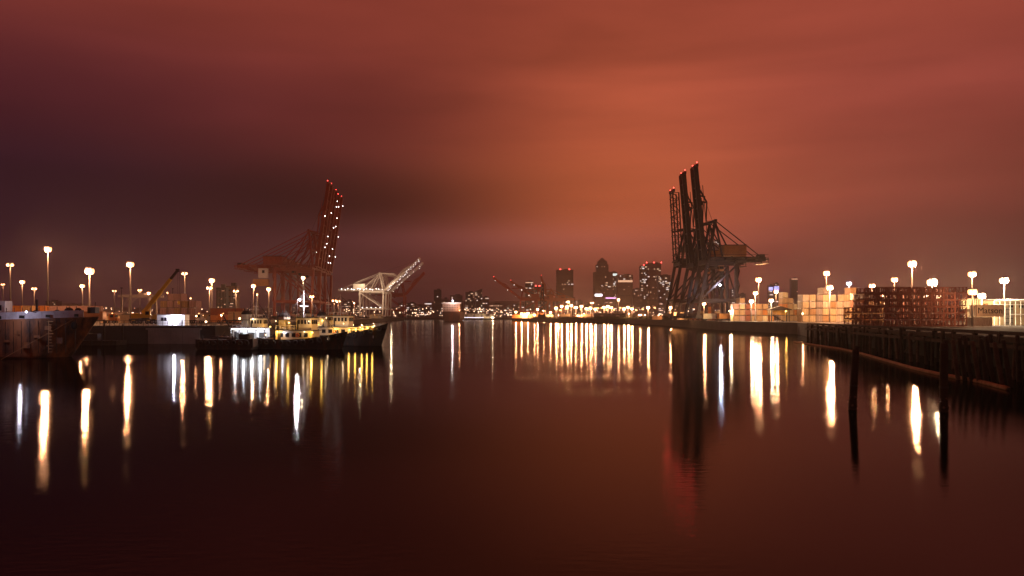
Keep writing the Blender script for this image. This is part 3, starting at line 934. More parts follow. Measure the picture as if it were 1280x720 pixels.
def house_box(o, name, c, d, mat, wins=3, winz=.15, roof=True):
    h = blk(o, name, c, d, mat)
    for i in range(wins):
        x = (i - (wins - 1) / 2) / wins * .86
        for s in (-1, 1):
            w = blk(h, 'window', (x, s * .505, winz), (.5 / wins, .03, .34), m_glass)
    if roof:
        blk(h, 'roof', (0, 0, .53), (1.08, 1.10, .06), m_dark)
    blk(h, 'door', (-.40, -.506, -.08), (.09, .03, .78), m_dark)
    return h
def tug(label, loc, rz, L, B, free, sb, hullm, funnel=None, housex=0, decks=2, mast_h=6, tyres=9, s=1.0, hm=None):
    o = thing('tugboat', label, 'tugboat', loc, rz, 'tugboats moored in a row')
    hm = hm or m_house
    hull_parts(o, L, B, free, sb, .35, hullm, m_deckg, tyres=tyres)
    z = free - .5
    hl = L * .42
    h1 = house_box(o, 'deckhouse', (housex, 0, z + 1.1), (hl, B * .56, 2.2), hm, 5)
    z2 = z + 2.2
    wx = housex + hl * .26
    h2 = house_box(o, 'wheelhouse', (wx, 0, z2 + 1.25), (hl * .42, B * .44, 2.2), hm, 4, .18)
    for i in range(3):
        blk(h2, 'window', (.505, (i - 1) * .3, .18), (.03, .22, .36), m_glass)
    # rails on the boat deck
    for sy in (-1, 1):
        bar(o, 'hand_rail', (housex - hl / 2, sy * B * .27, z2 + .95), (wx - hl * .22, sy * B * .27, z2 + .95), .05, .05, m_wht)
        for i in range(5):
            x = housex - hl / 2 + i * (hl * .52) / 4
            bar(o, 'rail_post', (x, sy * B * .27, z2), (x, sy * B * .27, z2 + .95), .05, .05, m_wht)
    if funnel:
        fx, fw, fh = funnel
        fo = MB().loft([[(x * (1 - .16 * k) - .25 * k, y * (1 - .1 * k), k * fh) for x, y in ((fw / 2, -.3 * fw), (fw / 2, .3 * fw), (.2 * fw, .45 * fw), (-fw / 2, .35 * fw), (-fw / 2, -.35 * fw), (.2 * fw, -.45 * fw))] for k in (0, .5, 1)]).build('funnel', hm, o, (fx, 0, z2))
        MB().loft([[(x * q * fw - .25, y * q * fw, fh + zz) for x, y in ((.44, -.3), (.44, .3), (.15, .42), (-.44, .32), (-.44, -.32), (.15, -.42))] for q, zz in ((1, 0), (.95, .35), (.55, .8))]).build('funnel_cap', m_dark, fo)
        for q in (-.2, .15):
            blk(fo, 'exhaust_pipe', (q * fw - .25, 0, fh + .9), (.22, .22, .7), m_dark, 'rod')
    mz = z2 + 2.4
    blk(o, 'mast', (wx - .6, 0, mz + mast_h / 2), (.2, .2, mast_h), m_wht, 'pole')
    bar(o, 'mast_yard', (wx - .6, -1.3, mz + mast_h * .6), (wx - .6, 1.3, mz + mast_h * .6), .09, .09, m_wht)
    bar(o, 'mast_yard', (wx - 1.3, 0, mz + mast_h * .42), (wx + .3, 0, mz + mast_h * .42), .09, .09, m_wht)
    bar(o, 'mast_stay', (wx - .6, 0, mz + mast_h * .9), (housex - hl * .6, 0, z2), .05, .05, m_dark)
    bar(o, 'mast_stay', (wx - .6, 0, mz + mast_h * .9), (L * .40, 0, free + sb * .6), .05, .05, m_dark)
    blk(o, 'radar_bar', (wx + .2, 0, mz + .55), (.25, 1.9, .16), m_wht)
    blk(o, 'searchlight', (wx + hl * .12, .7, mz + .4), (.4, .4, .5), m_dark, 'bulb')
    for x in (L * .30, -L * .34):
        bar(o, 'towing_bitt', (x, -.5, z), (x, -.5, z + .95), .28, .28, m_dark, 'rod')
        bar(o, 'towing_bitt', (x, .5, z), (x, .5, z + .95), .28, .28, m_dark, 'rod')
        bar(o, 'bitt_bar', (x, -.8, z + .7), (x, .8, z + .7), .2, .2, m_dark, 'rod')
    rnd = random.Random(int(L * 100 + loc[0]))
    for i in range(4):
        x = housex - hl * .42 + i * hl * .2
        v = bar(o, 'ventilator', (x, -B * .18, z2), (x, -B * .18, z2 + .5 + rnd.random() * .5), .26, .26, hm, 'rod')
    for sx in (-1, 1):
        bar(o, 'raft_canister', (housex - hl * .3 - .5, sx * B * .21, z2 + .4), (housex - hl * .3 + .5, sx * B * .21, z2 + .4), .5, .5, m_wht, 'rod')
    put('life_ring', SHARED.setdefault('ring', MB().torus(.3, .09, 12, 5, 'y').mesh('life_ring', m_crO)), o, (housex + hl * .12, -B * .29, z + 1.4))
    bar(o, 'cargo_derrick', (housex - hl * .55, 0, z + 1), (housex - hl * .95, .2, z2 + 3.2), .16, .16, m_dark)
    bar(o, 'derrick_post', (housex - hl * .56, 0, z), (housex - hl * .56, 0, z2 + 3.6), .22, .22, m_dark, 'rod')
    bar(o, 'derrick_stay', (housex - hl * .56, 0, z2 + 3.6), (housex - hl * .95, .2, z2 + 3.2), .05, .05, m_dark)
    bar(o, 'canopy', (housex - hl * .5, 0, z2 + 2.05), (wx - hl * .23, 0, z2 + 2.05), B * .5, .09, m_dark)
    for sx in (-1, 1):
        for q in (-.48, -.2):
            bar(o, 'canopy_post', (housex + hl * q, sx * B * .23, z2), (housex + hl * q, sx * B * .23, z2 + 2.05), .07, .07, m_dark)
    bar(o, 'bridge_rail', (wx - hl * .2, -B * .22, mz + .75), (wx + hl * .2, -B * .22, mz + .75), .06, .06, m_wht)
    for q in range(4):
        bar(o, 'bridge_rail_post', (wx - hl * .2 + q * hl * .133, -B * .22, mz), (wx - hl * .2 + q * hl * .133, -B * .22, mz + .75), .05, .05, m_wht)
    for q in range(3):
        bar(o, 'whip_aerial', (wx - .2 - q * .7, .5 - q * .5, mz), (wx - .3 - q * .7, .5 - q * .5, mz + 2.6 + rnd.random() * 2), .05, .05, m_dark)
    for q in range(5):
        x = housex - hl * .6 - .5 - q * .55
        if x > -L * .44:
            blk(o, 'deck_gear', (x, rnd.uniform(-1.2, 1.2), z + .35), (.5, .7, .5 + rnd.random() * .5), rnd.choice((m_dark, m_steel, m_hsR)))
    bar(o, 'mooring_line', (-L * .40, -B * .3, free), (-L * .52, B * .9, free + 1.2), .06, .06, m_wood2)
    blk(o, 'bow_fender', (L * .455, 0, free + sb * .62), (1.3, 1.7, 1.0), m_black, 'bulb')
    blk(o, 'winch', (housex + hl * .62, 0, z + .55), (1.1, 1.6, 1.1), m_dark)
    return o, z, z2, mz
# front tug
p = at(378, 0, 148)
T, z, z2, mz = tug('tugboat in front with black hull, tyre fenders and amber-lit house', (p.x, 149.5, 0), R(-14), 17.5, 5.6, 1.7, 1.5, m_hullb, funnel=(-3.9, 2.0, 2.6), housex=-1.4, mast_h=5.2, tyres=11)
deck_lamp(T, (-4.6, -1.75, z + 2.0), 500)
deck_lamp(T, (-2.2, -1.75, z2 + 1.5), 240)
deck_lamp(T, (2.6, -1.85, z + 1.9), 420)
deck_lamp(T, (3.9, -.4, z2 + 1.9), 260)
deck_lamp(T, (.9, -1.75, z + 2.05), 40, WARMW, m_warm, .2)
blk(T, 'masthead_lamp', (-.9, -.2, mz + 3.4), (.5, .5, .5), m_cool, 'bulb')
light(T, (-.9, -1.2, mz + 3.3), 2800, (1, .86, .92), .25)
for x, y_, z_ in ((-7.4, -1.2, 2.0), (-6.2, .4, 4.6), (1.6, -1.3, 4.6), (5.6, -1.4, 1.4)):
    deck_lamp(T, (x, y_, z + z_ - .6), 60, WARMW, m_warm, .22)
deck_lamp(T, (-3.3, -1.8, z + 1.9), 90, COOL, m_cool, .24)
# tug with the long bow behind
p = at(428, 0, 166)
T, z, z2, mz = tug('tugboat with high dark bow pointing right and yellow deck lamps', (p.x, 167, 0), R(-10), 19.5, 6, 2.1, 2.5, m_hullb, funnel=(-4.5, 2.0, 2.4), housex=-2.2, mast_h=4.6, tyres=12)
for i, (x, zz) in enumerate([(2.2, 1.75), (3.5, 1.85), (4.9, 1.95), (5.9, 2.1), (7.0, 2.3)]):
    deck_lamp(T, (x, -2.2 + .16 * i, z + zz), 230, YEL, m_yel, .34)
    bar(T, 'lamp_post', (x, -2.05 + .16 * i, z), (x, -2.05 + .16 * i, z + zz + .2), .07, .07, m_wht)
bar(T, 'awning_rail', (1.6, -2.1, z + 2.1), (7.2, -1.3, z + 2.5), .08, .08, m_wht)
h = house_box(T, 'fore_house', (4.3, 0, z + 1.0), (4.6, 2.9, 2.0), m_house, 4)
deck_lamp(T, (-5.4, -1.9, z2 + 1.2), 420)
deck_lamp(T, (-1.0, -1.9, z + 1.9), 380)
for x, y_, z_ in ((-8.6, -1.6, 2.2), (-3.0, -1.8, 4.8), (.8, -1.9, 3.6)):
    deck_lamp(T, (x, y_, z + z_ - .6), 70, WARMW, m_warm, .24)
# left tug
p = at(312, 0, 168)
T, z, z2, mz = tug('tugboat on the left with tall pale funnel behind the lit float', (p.x, 169.5, 0), R(-6), 16, 5.4, 1.6, 1.3, m_hullb, funnel=(-.9, 2.1, 3.2), housex=-.2, mast_h=4.2, tyres=9, hm=m_cream)
deck_lamp(T, (3.2, -1.7, z + 2.0), 420)
deck_lamp(T, (4.4, -.9, z2 + .6), 300)
deck_lamp(T, (-2.4, -1.7, z + 2.05), 160, COOL, m_cool, .26)
deck_lamp(T, (.8, -1.3, z2 + 2.3), 120, WARMW, m_warm, .24)
# fourth: pilot house between
p = at(395, 0, 178)
T, z, z2, mz = tug('tugboat mostly hidden between the front tug and the long-bowed one', (p.x, 183, 0), R(-12), 18, 5.6, 2.2, 1.5, m_hullb, funnel=(-3.4, 1.9, 2.5), housex=.4, mast_h=4.2, tyres=0)
deck_lamp(T, (4.3, -1.0, z2 + 1.6), 700)
# work barge in front of the float
p = at(290, 0, 150)
o = thing('work_barge', 'low black work barge with tyre fenders at the waterline, left of the tugs', 'barge', (p.x, 148.5, 0), R(-2))
MB().loft([[(x, -2.4, zt), (x, 2.4, zt), (x, 2.4, zb), (x, -2.4, zb)] for x, zt, zb in ((-5.3, 1.9, .5), (-4.2, 1.8, -.9), (4.2, 1.8, -.9), (5.3, 2.0, .5))]).build('hull', m_hullb, o)
for i in range(8):
    put('tyre_fender', tyre, o, (-4.3 + i * 1.22, -2.56, 1.15 + .1 * (i % 2)))
for i in range(4):
    bar(o, 'bollard', (-4.2 + i * 2.8, -1.9, 1.8), (-4.2 + i * 2.8, -1.9, 2.5), .3, .3, m_dark, 'rod')
blk(o, 'deck_crate', (3.0, .3, 2.3), (2.0, 1.6, 1.0), m_dark)
MB().torus(.7, .22, 14, 6, 'x').build('rope_coil', m_wood2, o, (.4, 0, 2.0), smooth=True)
bar(o, 'pipe', (-3.5, .6, 2.05), (1, 1.1, 2.05), .3, .3, m_dark, 'rod')
# lit float shed
p = at(305, 0, 155)
o = thing('float_shed', 'open float shed lit by white tubes between barge and pale funnel', 'shed', (p.x, 159, 0))
blk(o, 'pontoon', (0, 0, .6), (7.6, 4.6, 1.6), m_conc)
blk(o, 'back_wall', (0, 1.6, 2.6), (6.6, .15, 2.4), m_wht)
blk(o, 'roof', (0, 0, 3.85), (7.1, 4.4, .16), m_steel)
for i in range(5):
    bar(o, 'post', (-3.3 + i * 1.65, -1.9, 1.4), (-3.3 + i * 1.65, -1.9, 3.77), .14, .14, m_steel)
for i in range(4):
    blk(o, 'tube_lamp', (-2.5 + i * 1.65, -1.6, 3.62), (1.3, .14, .10), glow('fluorescent_tube', (.86, .92, 1), 26), 'box')
    light(o, (-2.5 + i * 1.65, -1.75, 3.4), 260, (.86, .9, 1.0), .16)
for i in range(3):
    blk(o, 'locker', (-2.6 + i * 2.3, 1.1, 2.1), (1.1, .8, 1.5), m_dark)
# rusty ship at the left edge
o = thing('moored_ship', 'rusty dark ship with pale bulwark, bow pointing right, at the left edge', 'ship', (-93.2, 121.5, 0), R(-2))
top = hull_parts(o, 62, 13, 5.0, .9, 0, m_hullr, m_deckg, bul=.2, rake=.085, capmat=m_hullr, flat=.78, n=44, bow0=.86)
m_bulw = paint('grey_white_bulwark_paint', (.46, .44, .50), .6, .3, 1.0)
def hull_at(x):
    k = (x / 62 + .5) * (len(top) - 1); j = min(int(k), len(top) - 2); f = k - j
    return [top[j][q] * (1 - f) + top[j + 1][q] * f for q in range(3)]
for i in range(24, len(top) - 2):
    (xa, ya, za), (xb, yb, zb) = top[i], top[i + 1]
    MB().loft([[(xa, -ya, za + .12), (xa, -ya - .05, za + 1.15), (xa, -ya + .08, za + 1.15), (xa, -ya + .1, za + .12)],
               [(xb - .04, -yb, zb + .12), (xb - .04, -yb - .05, zb + 1.15), (xb - .04, -yb + .08, zb + 1.15), (xb - .04, -yb + .1, zb + .12)]]).build('bulwark_plate', m_bulw, o)
for i in range(14):
    x = 16 + i * .98
    _, y, zt = hull_at(x)
    if i % 3 == 1:
        blk(o, 'freeing_port', (x, -y - .05, zt + .42), (.9, .12, .42), m_black)
    bar(o, 'rail_stanchion', (x, -y + .2, zt + 1.1), (x, -y + .2, zt + 1.75), .07, .07, m_dark)
    bar(o, 'hull_seam', (x, -y - .02, zt - .2), (x, -y * .985 - .02, .7), .05, .06, m_hullb)
blk(o, 'superstructure', (15.6, -4.5, 7.1), (9.2, 1.6, 2.4), m_wht)
blk(o, 'superstructure_window', (19.2, -5.34, 7.3), (1.0, .08, .8), m_glass)
for k in range(11):
    blk(o, 'ladder_rung', (26.2, -hull_at(26.2)[1] - .16, .9 + k * .44), (1.0 if k % 4 == 2 else .52, .16, .12), m_log)
blk(o, 'pilot_ladder', (26.0, -hull_at(26)[1] - .10, 3.1), (.10, .08, 4.7), m_log)
for x, zz, r in ((27.4, 6.9, .55), (25.6, 6.7, .4), (22.4, 6.5, .55), (20.6, 6.3, .4), (28.8, 7.0, .4)):
    blk(o, 'deck_winch', (x, -1.6, zz), (r * 2.6, r * 2, r * 1.7), m_dark, 'bulb')
blk(o, 'anchor', (28.7, -hull_at(28.7)[1] - .25, 4.7), (1.0, .5, 1.1), m_black, 'bulb')
bar(o, 'bow_staff', (30.4, 0, 6.6), (30.5, 0, 8.2), .1, .1, m_dark, 'rod')
blk(o, 'bow_chock', (30.2, 0, 7.0), (1.2, 1.2, .9), m_dark)
bar(o, 'mooring_rope', (28.6, -2.6, 5.6), (23.5, -11, .1), .07, .07, m_log, 'rod')
bar(o, 'cargo_post', (21.5, 0, 5), (21.5, 0, 8.6), .35, .35, m_dark, 'rod')
blk(o, 'added_bulwark_lamp', (24.6, -7.2, 6.7), (.32, .32, .32), m_cool, 'bulb')  # lamp added outboard to brighten the bulwark and ladder
bar(o, 'added_lamp_bracket', (24.6, -hull_at(24.6)[1] + .1, 6.6), (24.6, -7.2, 6.9), .08, .08, m_dark)
light(o, (24.6, -8.6, 6.4), 300, (.86, .80, 1.0), .15)
m_patch = rusty('patch_paint', (.13, .065, .045), (.34, .15, .06), .8, 1.2)
for q in range(9):
    x = 17.5 + q * 1.2
    blk(o, 'rust_doubler_plate', (x, -hull_at(x)[1] - .03, 1.9 + (q * 7 % 5) * .62), (.95, .07, .35 + .25 * (q % 3)), m_patch)
# end-on ship in the middle distance
p = at(564.5, 0, 1100)
o = thing('anchored_ship', 'ship seen end-on, pale block over a dark hull, far out in the middle', 'ship', (p.x, 1100, 0))
MB().loft([[(x * w, y, zz) for x, zz in ((-12.2, 13.5), (12.2, 13.5), (12.0, 4), (9.5, 0), (4, -5), (-4, -5), (-9.5, 0), (-12.0, 4))] for y, w in ((-1, .96), (3, 1), (90, 1), (112, .5), (118, .06))]).build('hull', rusty('ship_hull_paint', (.055, .022, .018), amt=.3, scale=.1), o)
blk(o, 'superstructure', (-.8, 9, 18.8), (24, 12, 11.5), paint('dull_ship_cream', (.36, .25, .20), .6, .2))
for r_ in range(3):
    for k in range(6):
        blk(o, 'superstructure_window', (-9.6 + k * 3.5, 2.9, 15.6 + r_ * 3.2), (1.6, .2, 1.0), m_glass)
blk(o, 'bridge_wing', (-.8, 8, 25), (27, 5, 1.4), m_wht)
bar(o, 'mast', (0, 9, 25), (0, 9, 34), .8, .8, m_wht, 'rod')
blk(o, 'masthead_lamp', (1.5, 2.0, 28), (2.4, 2.4, 2.2), m_cool, 'bulb')
light(o, (1.5, -3, 28.4), 14000, (1, .82, .78), .7)
blk(o, 'stern_lamp', (11, -1.4, 14.6), (1.4, 1.2, 1.4), m_sod, 'bulb')
light(o, (11, -3.5, 17), 6000, SODIUM, .5)

# ------------------------------------------------------------------ yellow mobile crane
m_ycr = paint('yellow_crane_paint', (.58, .42, .04), .5, .2)
p = at(180, 0, 226)
o = thing('mobile_crane', 'yellow truck crane with raised telescopic boom on the left quay', 'crane', (p.x, 226, GZ))
blk(o, 'chassis', (0, 0, 1.05), (7.4, 2.5, .6), m_dark)
for i, x in enumerate((-2.9, -1.5, 1.4, 2.8)):
    for sy in (-1, 1):
        w = MB().torus(.40, .20, 12, 6, 'y').build('wheel', m_black, o, (x, sy * 1.15, .6), smooth=True)
        MB().box((0, 0, 0), (.5, .22, .5)).build('rim', m_steel, w)
blk(o, 'turntable', (.4, 0, 1.55), (2.2, 2.2, .4), m_dark, 'rod')
blk(o, 'superstructure', (-.6, 0, 2.3), (3.8, 2.3, 1.2), m_ycr)
blk(o, 'counterweight', (-2.7, 0, 2.3), (.9, 2.5, 1.5), m_ycr)
cb = blk(o, 'operator_cab', (1.5, -.85, 2.75), (1.4, .95, 1.9), m_ycr)
blk(cb, 'cab_window', (0, -.52, .15), (.75, .04, .5), m_glass)
blk(cb, 'cab_window', (.52, 0, .15), (.04, .75, .5), m_glass)
dc = blk(o, 'driver_cab', (3.4, 0, 1.9), (1.4, 2.4, 1.5), m_ycr)
blk(dc, 'cab_window', (.51, 0, .2), (.04, .8, .4), m_glass)
b0 = Vector((-.2, 0, 3.0)); tip = at(222, 338, 226) - Vector((p.x, 226, GZ))
for k0, k1, w in ((0, .52, .95), (.5, .8, .74), (.78, 1.0, .56)):
    bar(o, 'boom_section', b0.lerp(tip, k0), b0.lerp(tip, k1), w, w * 1.1, m_ycr if k0 < .7 else m_dark)
blk(o, 'boom_head', tip, (.9, .6, .9), m_dark)
bar(o, 'lift_cylinder', (1.6, 0, 1.9), b0.lerp(tip, .3), .35, .35, m_steel, 'rod')
for q in (-.25, .25):
    bar(o, 'hoist_rope', tip + Vector((.3 + q, 0, -.3)), tip + Vector((.3 + q, 0, -8.6)), .06, .06, m_dark, 'rod')
blk(o, 'hook_block', tip + Vector((.3, 0, -9.1)), (.8, .4, 1.1), m_ycr, 'bulb')
for sx in (-1, 1):
    bar(o, 'outrigger', (sx * 2.1, -2.6, .95), (sx * 2.1, 2.6, .95), .35, .3, m_ycr)
    for sy in (-1, 1):
        bar(o, 'outrigger_foot', (sx * 2.1, sy * 2.5, 0), (sx * 2.1, sy * 2.5, .9), .3, .3, m_dark, 'rod')

# ------------------------------------------------------------------ sheds, offices, fences
m_shed = paint('shed_cladding', (.42, .32, .20), .6, .2)
m_roofm = paint('shed_roof', (.16, .13, .12), .6, .25)
def shed(label, px0, px1, d, h, mat=m_shed, depth=9, doors=2, roofh=.9, wins=3, base=GZ, name='warehouse'):
    x0, x1 = (px0 - 640) / F * d, (px1 - 640) / F * d
    W = x1 - x0
    o = thing(name, label, 'building', ((x0 + x1) / 2, d + depth / 2, base))
    blk(o, 'wall', (0, 0, h / 2), (W, depth, h), mat)
    b = MB()
    b.loft([[(x, -depth / 2 - .4, h), (x, 0, h + roofh), (x, depth / 2 + .4, h)] for x in (-W / 2 - .3, W / 2 + .3)]).build('roof', m_roofm, o)
    for i in range(doors):
        x = -W / 2 + W * (i + .5) / doors
        dr = blk(o, 'roller_door', (x, -depth / 2 - .05, h * .36), (min(W / doors * .42, 4), .1, h * .7), m_steel)
        for k in range(4):
            blk(dr, 'slat', (0, -.6, -.38 + k * .25), (.98, .5, .03), m_dark)
    for i in range(wins):
        x = -W / 2 + W * (i + 1) / (wins + 1)
        w = blk(o, 'window', (x + W * .06, -depth / 2 - .03, h * .78), (min(1.6, W / wins * .3), .06, h * .16), m_glass)
        blk(w, 'sill', (0, -.6, -.6), (1.15, 1.4, .2), m_steel)
    return o
shed('low amber-lit building behind the bow of the rusty ship', 113, 150, 245, 2.6, depth=6, wins=4)
shed('long low warehouse behind the quay office, amber lit', 226, 276, 330, 3.2, wins=5)
shed('low brick-red shed below the apartment blocks at left', 270, 301, 360, 4.6, paint('red_shed', (.34, .08, .03), .6, .2), wins=3)
shed('pale shed with lit eaves at the right edge', 1247, 1300, 192, 6.0, doors=2, depth=14, roofh=.4)
shed('low cream shed on the far shore under the orange cranes', 578, 617, 1580, 9, m_cream, depth=20, wins=8, doors=4, base=3)
shed('orange-lit shed at the foot of the white cranes', 462, 478, 1085, 5, m_shed, base=GZ, depth=8)
shed('dark low building among the lamps on the far shore', 742, 782, 905, 5.5, paint('dark_shed', (.07, .06, .06), .7, .2), depth=12, wins=6, base=GZ)
# lit railing on the right shed
o = thing('walkway_railing', 'pale lit walkway railing in front of the shed at the right edge', 'railing', (0, 0, 0))
za = at(0, 376, 186).z
xa, xb = at(1243, 0, 186).x, at(1296, 0, 186).x
for zz in (za, za - .9):
    bar(o, 'rail', (xa, 186, zz), (xb, 186, zz), .14, .16, m_wht)
for i in range(9):
    x = xa + (xb - xa) * i / 8
    bar(o, 'post', (x, 186, GZ), (x, 186, za), .12, .12, m_wht)
bar(o, 'lower_beam', (at(1266, 0, 185).x, 185.6, at(0, 393, 185).z), (xb, 185.6, at(0, 393, 185).z), .2, .22, m_wht)
# quay office
p = at(212, 0, 184)
o = thing('quay_office', 'white cabin with a bright lamp on its wall at the left quay edge', 'cabin', (p.x, 186, GZ))
blk(o, 'wall', (0, 0, 1.2), (6.4, 2.6, 2.4), m_wht)
blk(o, 'roof', (0, 0, 2.46), (6.6, 2.8, .12), m_steel)
blk(o, 'door', (2.2, -1.33, 1.0), (.9, .06, 1.95), m_steel)
w = blk(o, 'window', (-1.6, -1.32, 1.45), (1.3, .06, .8), m_glass)
blk(w, 'frame', (0, -.3, 0), (.06, .6, 1), m_wht)
blk(o, 'wall_lamp', (1.1, -1.5, 1.9), (.55, .35, .5), m_cool, 'bulb')
light(o, (1.1, -2.1, 1.8), 1600, (.80, .80, 1.0), .2)
# quay fender wall pieces and railing
o = thing('quay_railing', 'dark railing on posts along the left quay edge', 'railing', (0, 0, 0))
for i in range(26):
    x = -92 + i * 1.08
    bar(o, 'post', (x, 178.6, GZ), (x, 178.6, GZ + 1.15), .09, .09, m_dark)
for zz in (.6, 1.12):
    bar(o, 'rail', (-92.2, 178.6, GZ + zz), (-64.8, 178.6, GZ + zz), .08, .08, m_dark)
o = thing('quay_bulkhead', 'grey bulkhead wall of sheet panels below the white cabin', 'wall', (0, 0, 0))
for i in range(9):
    blk(o, 'panel', (-80.2 + i * 1.28, 177.75, 1.35), (1.2, .35 + .12 * (i % 2), 3.6), m_conc)
blk(o, 'cap_beam', (-75.1, 177.7, 3.3), (12.2, .8, .35), m_conc)
o = thing('floating_dock', 'low dark floating dock along the left bank behind the ship bow', 'dock', (-96, 170, 0))
blk(o, 'pontoon', (0, 0, .35), (26, 4.5, 1.3), m_wood)
for i in range(7):
    bar(o, 'guide_pile', (-12 + i * 4, 2.6, -2), (-12 + i * 4, 2.6, 4.4 + (i % 3) * .5), .4, .4, m_wood, 'rod')
for i in range(12):
    blk(o, 'fender_timber', (-12 + i * 2.2, -2.35, .5), (.3, .25, 1.2), m_wood)
blk(o, 'equipment_box', (7, 0, 1.7), (2.6, 1.6, 1.4), m_dark)
blk(o, 'gangway', (-4, 1.5, 2.4), (1.1, 6, .2), m_steel)
# thin dark posts and a small yard gantry at left
for i, (px, py, d, lb) in enumerate([(152, 360, 250, 'thin dark post left of the yellow crane'), (194, 372, 240, 'thin dark post below the yellow boom'), (216, 361, 330, 'thin dark mast behind the hook rope'), (294, 354, 300, 'thin dark post left of the tug funnels')]):
    p = at(px, py, d)
    o = thing('post', lb, 'post', (p.x, d, GZ), 0, 'thin posts on the left quay')
    blk(o, 'shaft', (0, 0, (p.z - GZ) / 2), (.34, .34, p.z - GZ), m_dark, 'pole')
    blk(o, 'cap', (0, 0, p.z - GZ), (.5, .5, .3), m_dark)
o = thing('yard_gantry', 'small dark yard gantry behind the yellow crane', 'gantry', (at(174, 0, 420).x, 420, GZ))
for sx in (-1, 1):
    for y in (-4, 4):
        bar(o, 'leg', (sx * 7.5, y, 0), (sx * 7, y, 12.5), .7, .7, m_steel)
    bar(o, 'sill', (sx * 7.5, -5, .6), (sx * 7.5, 5, .6), .8, .8, m_steel)
for y in (-4, 4):
    bar(o, 'bridge_beam', (-9, y, 12.8), (11, y, 12.8), .7, 1.3, m_steel)
    bar(o, 'brace', (-7.2, y, 7), (-3, y, 12.4), .35, .35, m_steel)
blk(o, 'hoist_trolley', (2, 0, 13.6), (3, 5, 1.6), m_steel)
# stair shed right of cranes
p = at(974, 0, 330)
o = thing('stair_shed', 'dark elevated shed with shallow roof and stairs among the containers', 'shed', (p.x, 330, GZ))
for sx in (-1, 1):
    for y in (-1.6, 1.6):
        bar(o, 'leg', (sx * 3.6, y, 0), (sx * 3.6, y, 5), .3, .3, m_dark)
MB().loft([[(-4.4, y, 5.0), (0, y, 6.4), (4.6, y, 5.0), (4.6, y, 4.7), (-4.4, y, 4.7)] for y in (-2.2, 2.2)]).build('roof', m_dark, o)
blk(o, 'platform', (.2, 0, 2.7), (7.2, 3.2, .2), m_dark)
blk(o, 'rear_wall', (.6, 1.5, 3.7), (5.8, .14, 1.9), paint('ochre_wall', (.36, .2, .05), .6, .2))
bar(o, 'stair', (-3.6, -1.9, 2.7), (1.2, -1.9, .1), .8, .25, m_dark)
bar(o, 'stair_rail', (-3.6, -2.2, 3.7), (1.2, -2.2, 1.1), .08, .08, m_steel)
for i in range(5):
    x = -3.4 + i * 1.75
    bar(o, 'rail_post', (x, -1.6, 2.8), (x, -1.6, 3.8), .08, .08, m_steel)
blk(o, 'under_lamp', (2.2, -1.5, 4.3), (.5, .5, .5), m_yel, 'bulb')
light(o, (2.2, -2.1, 4.1), 500, YEL, .2)
# lattice derrick on the bank
p = at(678, 0, 905)
o = thing('derrick_tower', 'dark tapering lattice mast on the far bank, left of the bright lamps', 'tower', (p.x, 925, GZ))
Ht = 40
for sx in (-1, 1):
    for sy in (-1, 1):
        bar(o, 'chord', (sx * 3.6, sy * 3.6, 0), (sx * .5 + 1.2, sy * .5, Ht), .7, .7, m_dark)
for k in range(9):
    f, g = k / 9, (k + 1) / 9
    wa, wb = 3.6 + (.5 - 3.6) * f, 3.6 + (.5 - 3.6) * g
    for sy in (-1, 1):
        bar(o, 'lacing', (-wa + 1.2 * f, sy * wa, Ht * f), (wb + 1.2 * g, sy * wb, Ht * g), .55, .55, m_dark)
        bar(o, 'lacing', (wa + 1.2 * f, sy * wa, Ht * f), (-wb + 1.2 * g, sy * wb, Ht * g), .55, .55, m_dark)
blk(o, 'base_house', (0, 0, 2.4), (9, 8, 4.8), m_dark)
# illuminated ferry pier
o = thing('ferry_landing', 'long low landing strung with white lamps on the far shore', 'pier', (at(590, 0, 1540).x, 1545, 0))
blk(o, 'deck', (0, 0, 2), (46, 9, 1.4), m_conc)
for i in range(12):
    bar(o, 'pile', (-21 + i * 3.8, -4, -3), (-21 + i * 3.8, -4, 2), .9, .9, m_wood, 'rod')
    bar(o, 'lamp_post', (-21 + i * 3.8, 0, 2), (-21 + i * 3.8, 0, 4.6), .3, .3, m_steel, 'rod')
    blk(o, 'lamp', (-21 + i * 3.8, -1, 4.6), (1.5, 1.2, 1.2), glow('landing_lamp', (.9, .9, 1), 6), 'bulb')

# ------------------------------------------------------------------ yard tractors and low wall lamps
def tractor(px, d, label, mat, rz=0, load=None):
    o = thing('yard_tractor', label, 'vehicle', (at(px, 0, d).x, d, GZ), rz, 'yard tractors on the quays')
    blk(o, 'chassis', (-2.2, 0, .85), (8.6, 2.2, .35), m_dark)
    cb = blk(o, 'cab', (2.6, 0, 1.95), (1.7, 2.2, 1.9), mat)
    blk(cb, 'windscreen', (.51, 0, .15), (.04, .8, .45), m_glass)
    blk(cb, 'side_window', (0, -.51, .15), (.6, .04, .45), m_glass)
    blk(o, 'bonnet', (3.0, 0, 1.2), (2.2, 1.7, .7), mat)
    for x in (3.2, .6, -4.6, -5.7):
        for sy in (-1, 1):
            put('wheel', SHARED['tr_wheel'], o, (x, sy * 1.0, .5))
    if load:
        blk(o, 'load', (-2.9, 0, 2.3), (6.1, 2.4, 2.5), CM[load])
    blk(o, 'roof_lamp', (2.6, -.6, 3.0), (.35, .35, .3), m_sod, 'bulb')
SHARED['tr_wheel'] = MB().torus(.33, .17, 10, 5, 'y').mesh('wheel', m_black, True)
m_or = paint('orange_vehicle_paint', (.5, .17, .03), .5, .1)
tractor(893, 392, 'orange yard tractor with cream load under the near dark crane', m_or, .1, 'cream')
tractor(868, 418, 'unloaded yellow yard tractor between the dark crane legs', m_ycr, 2.9)
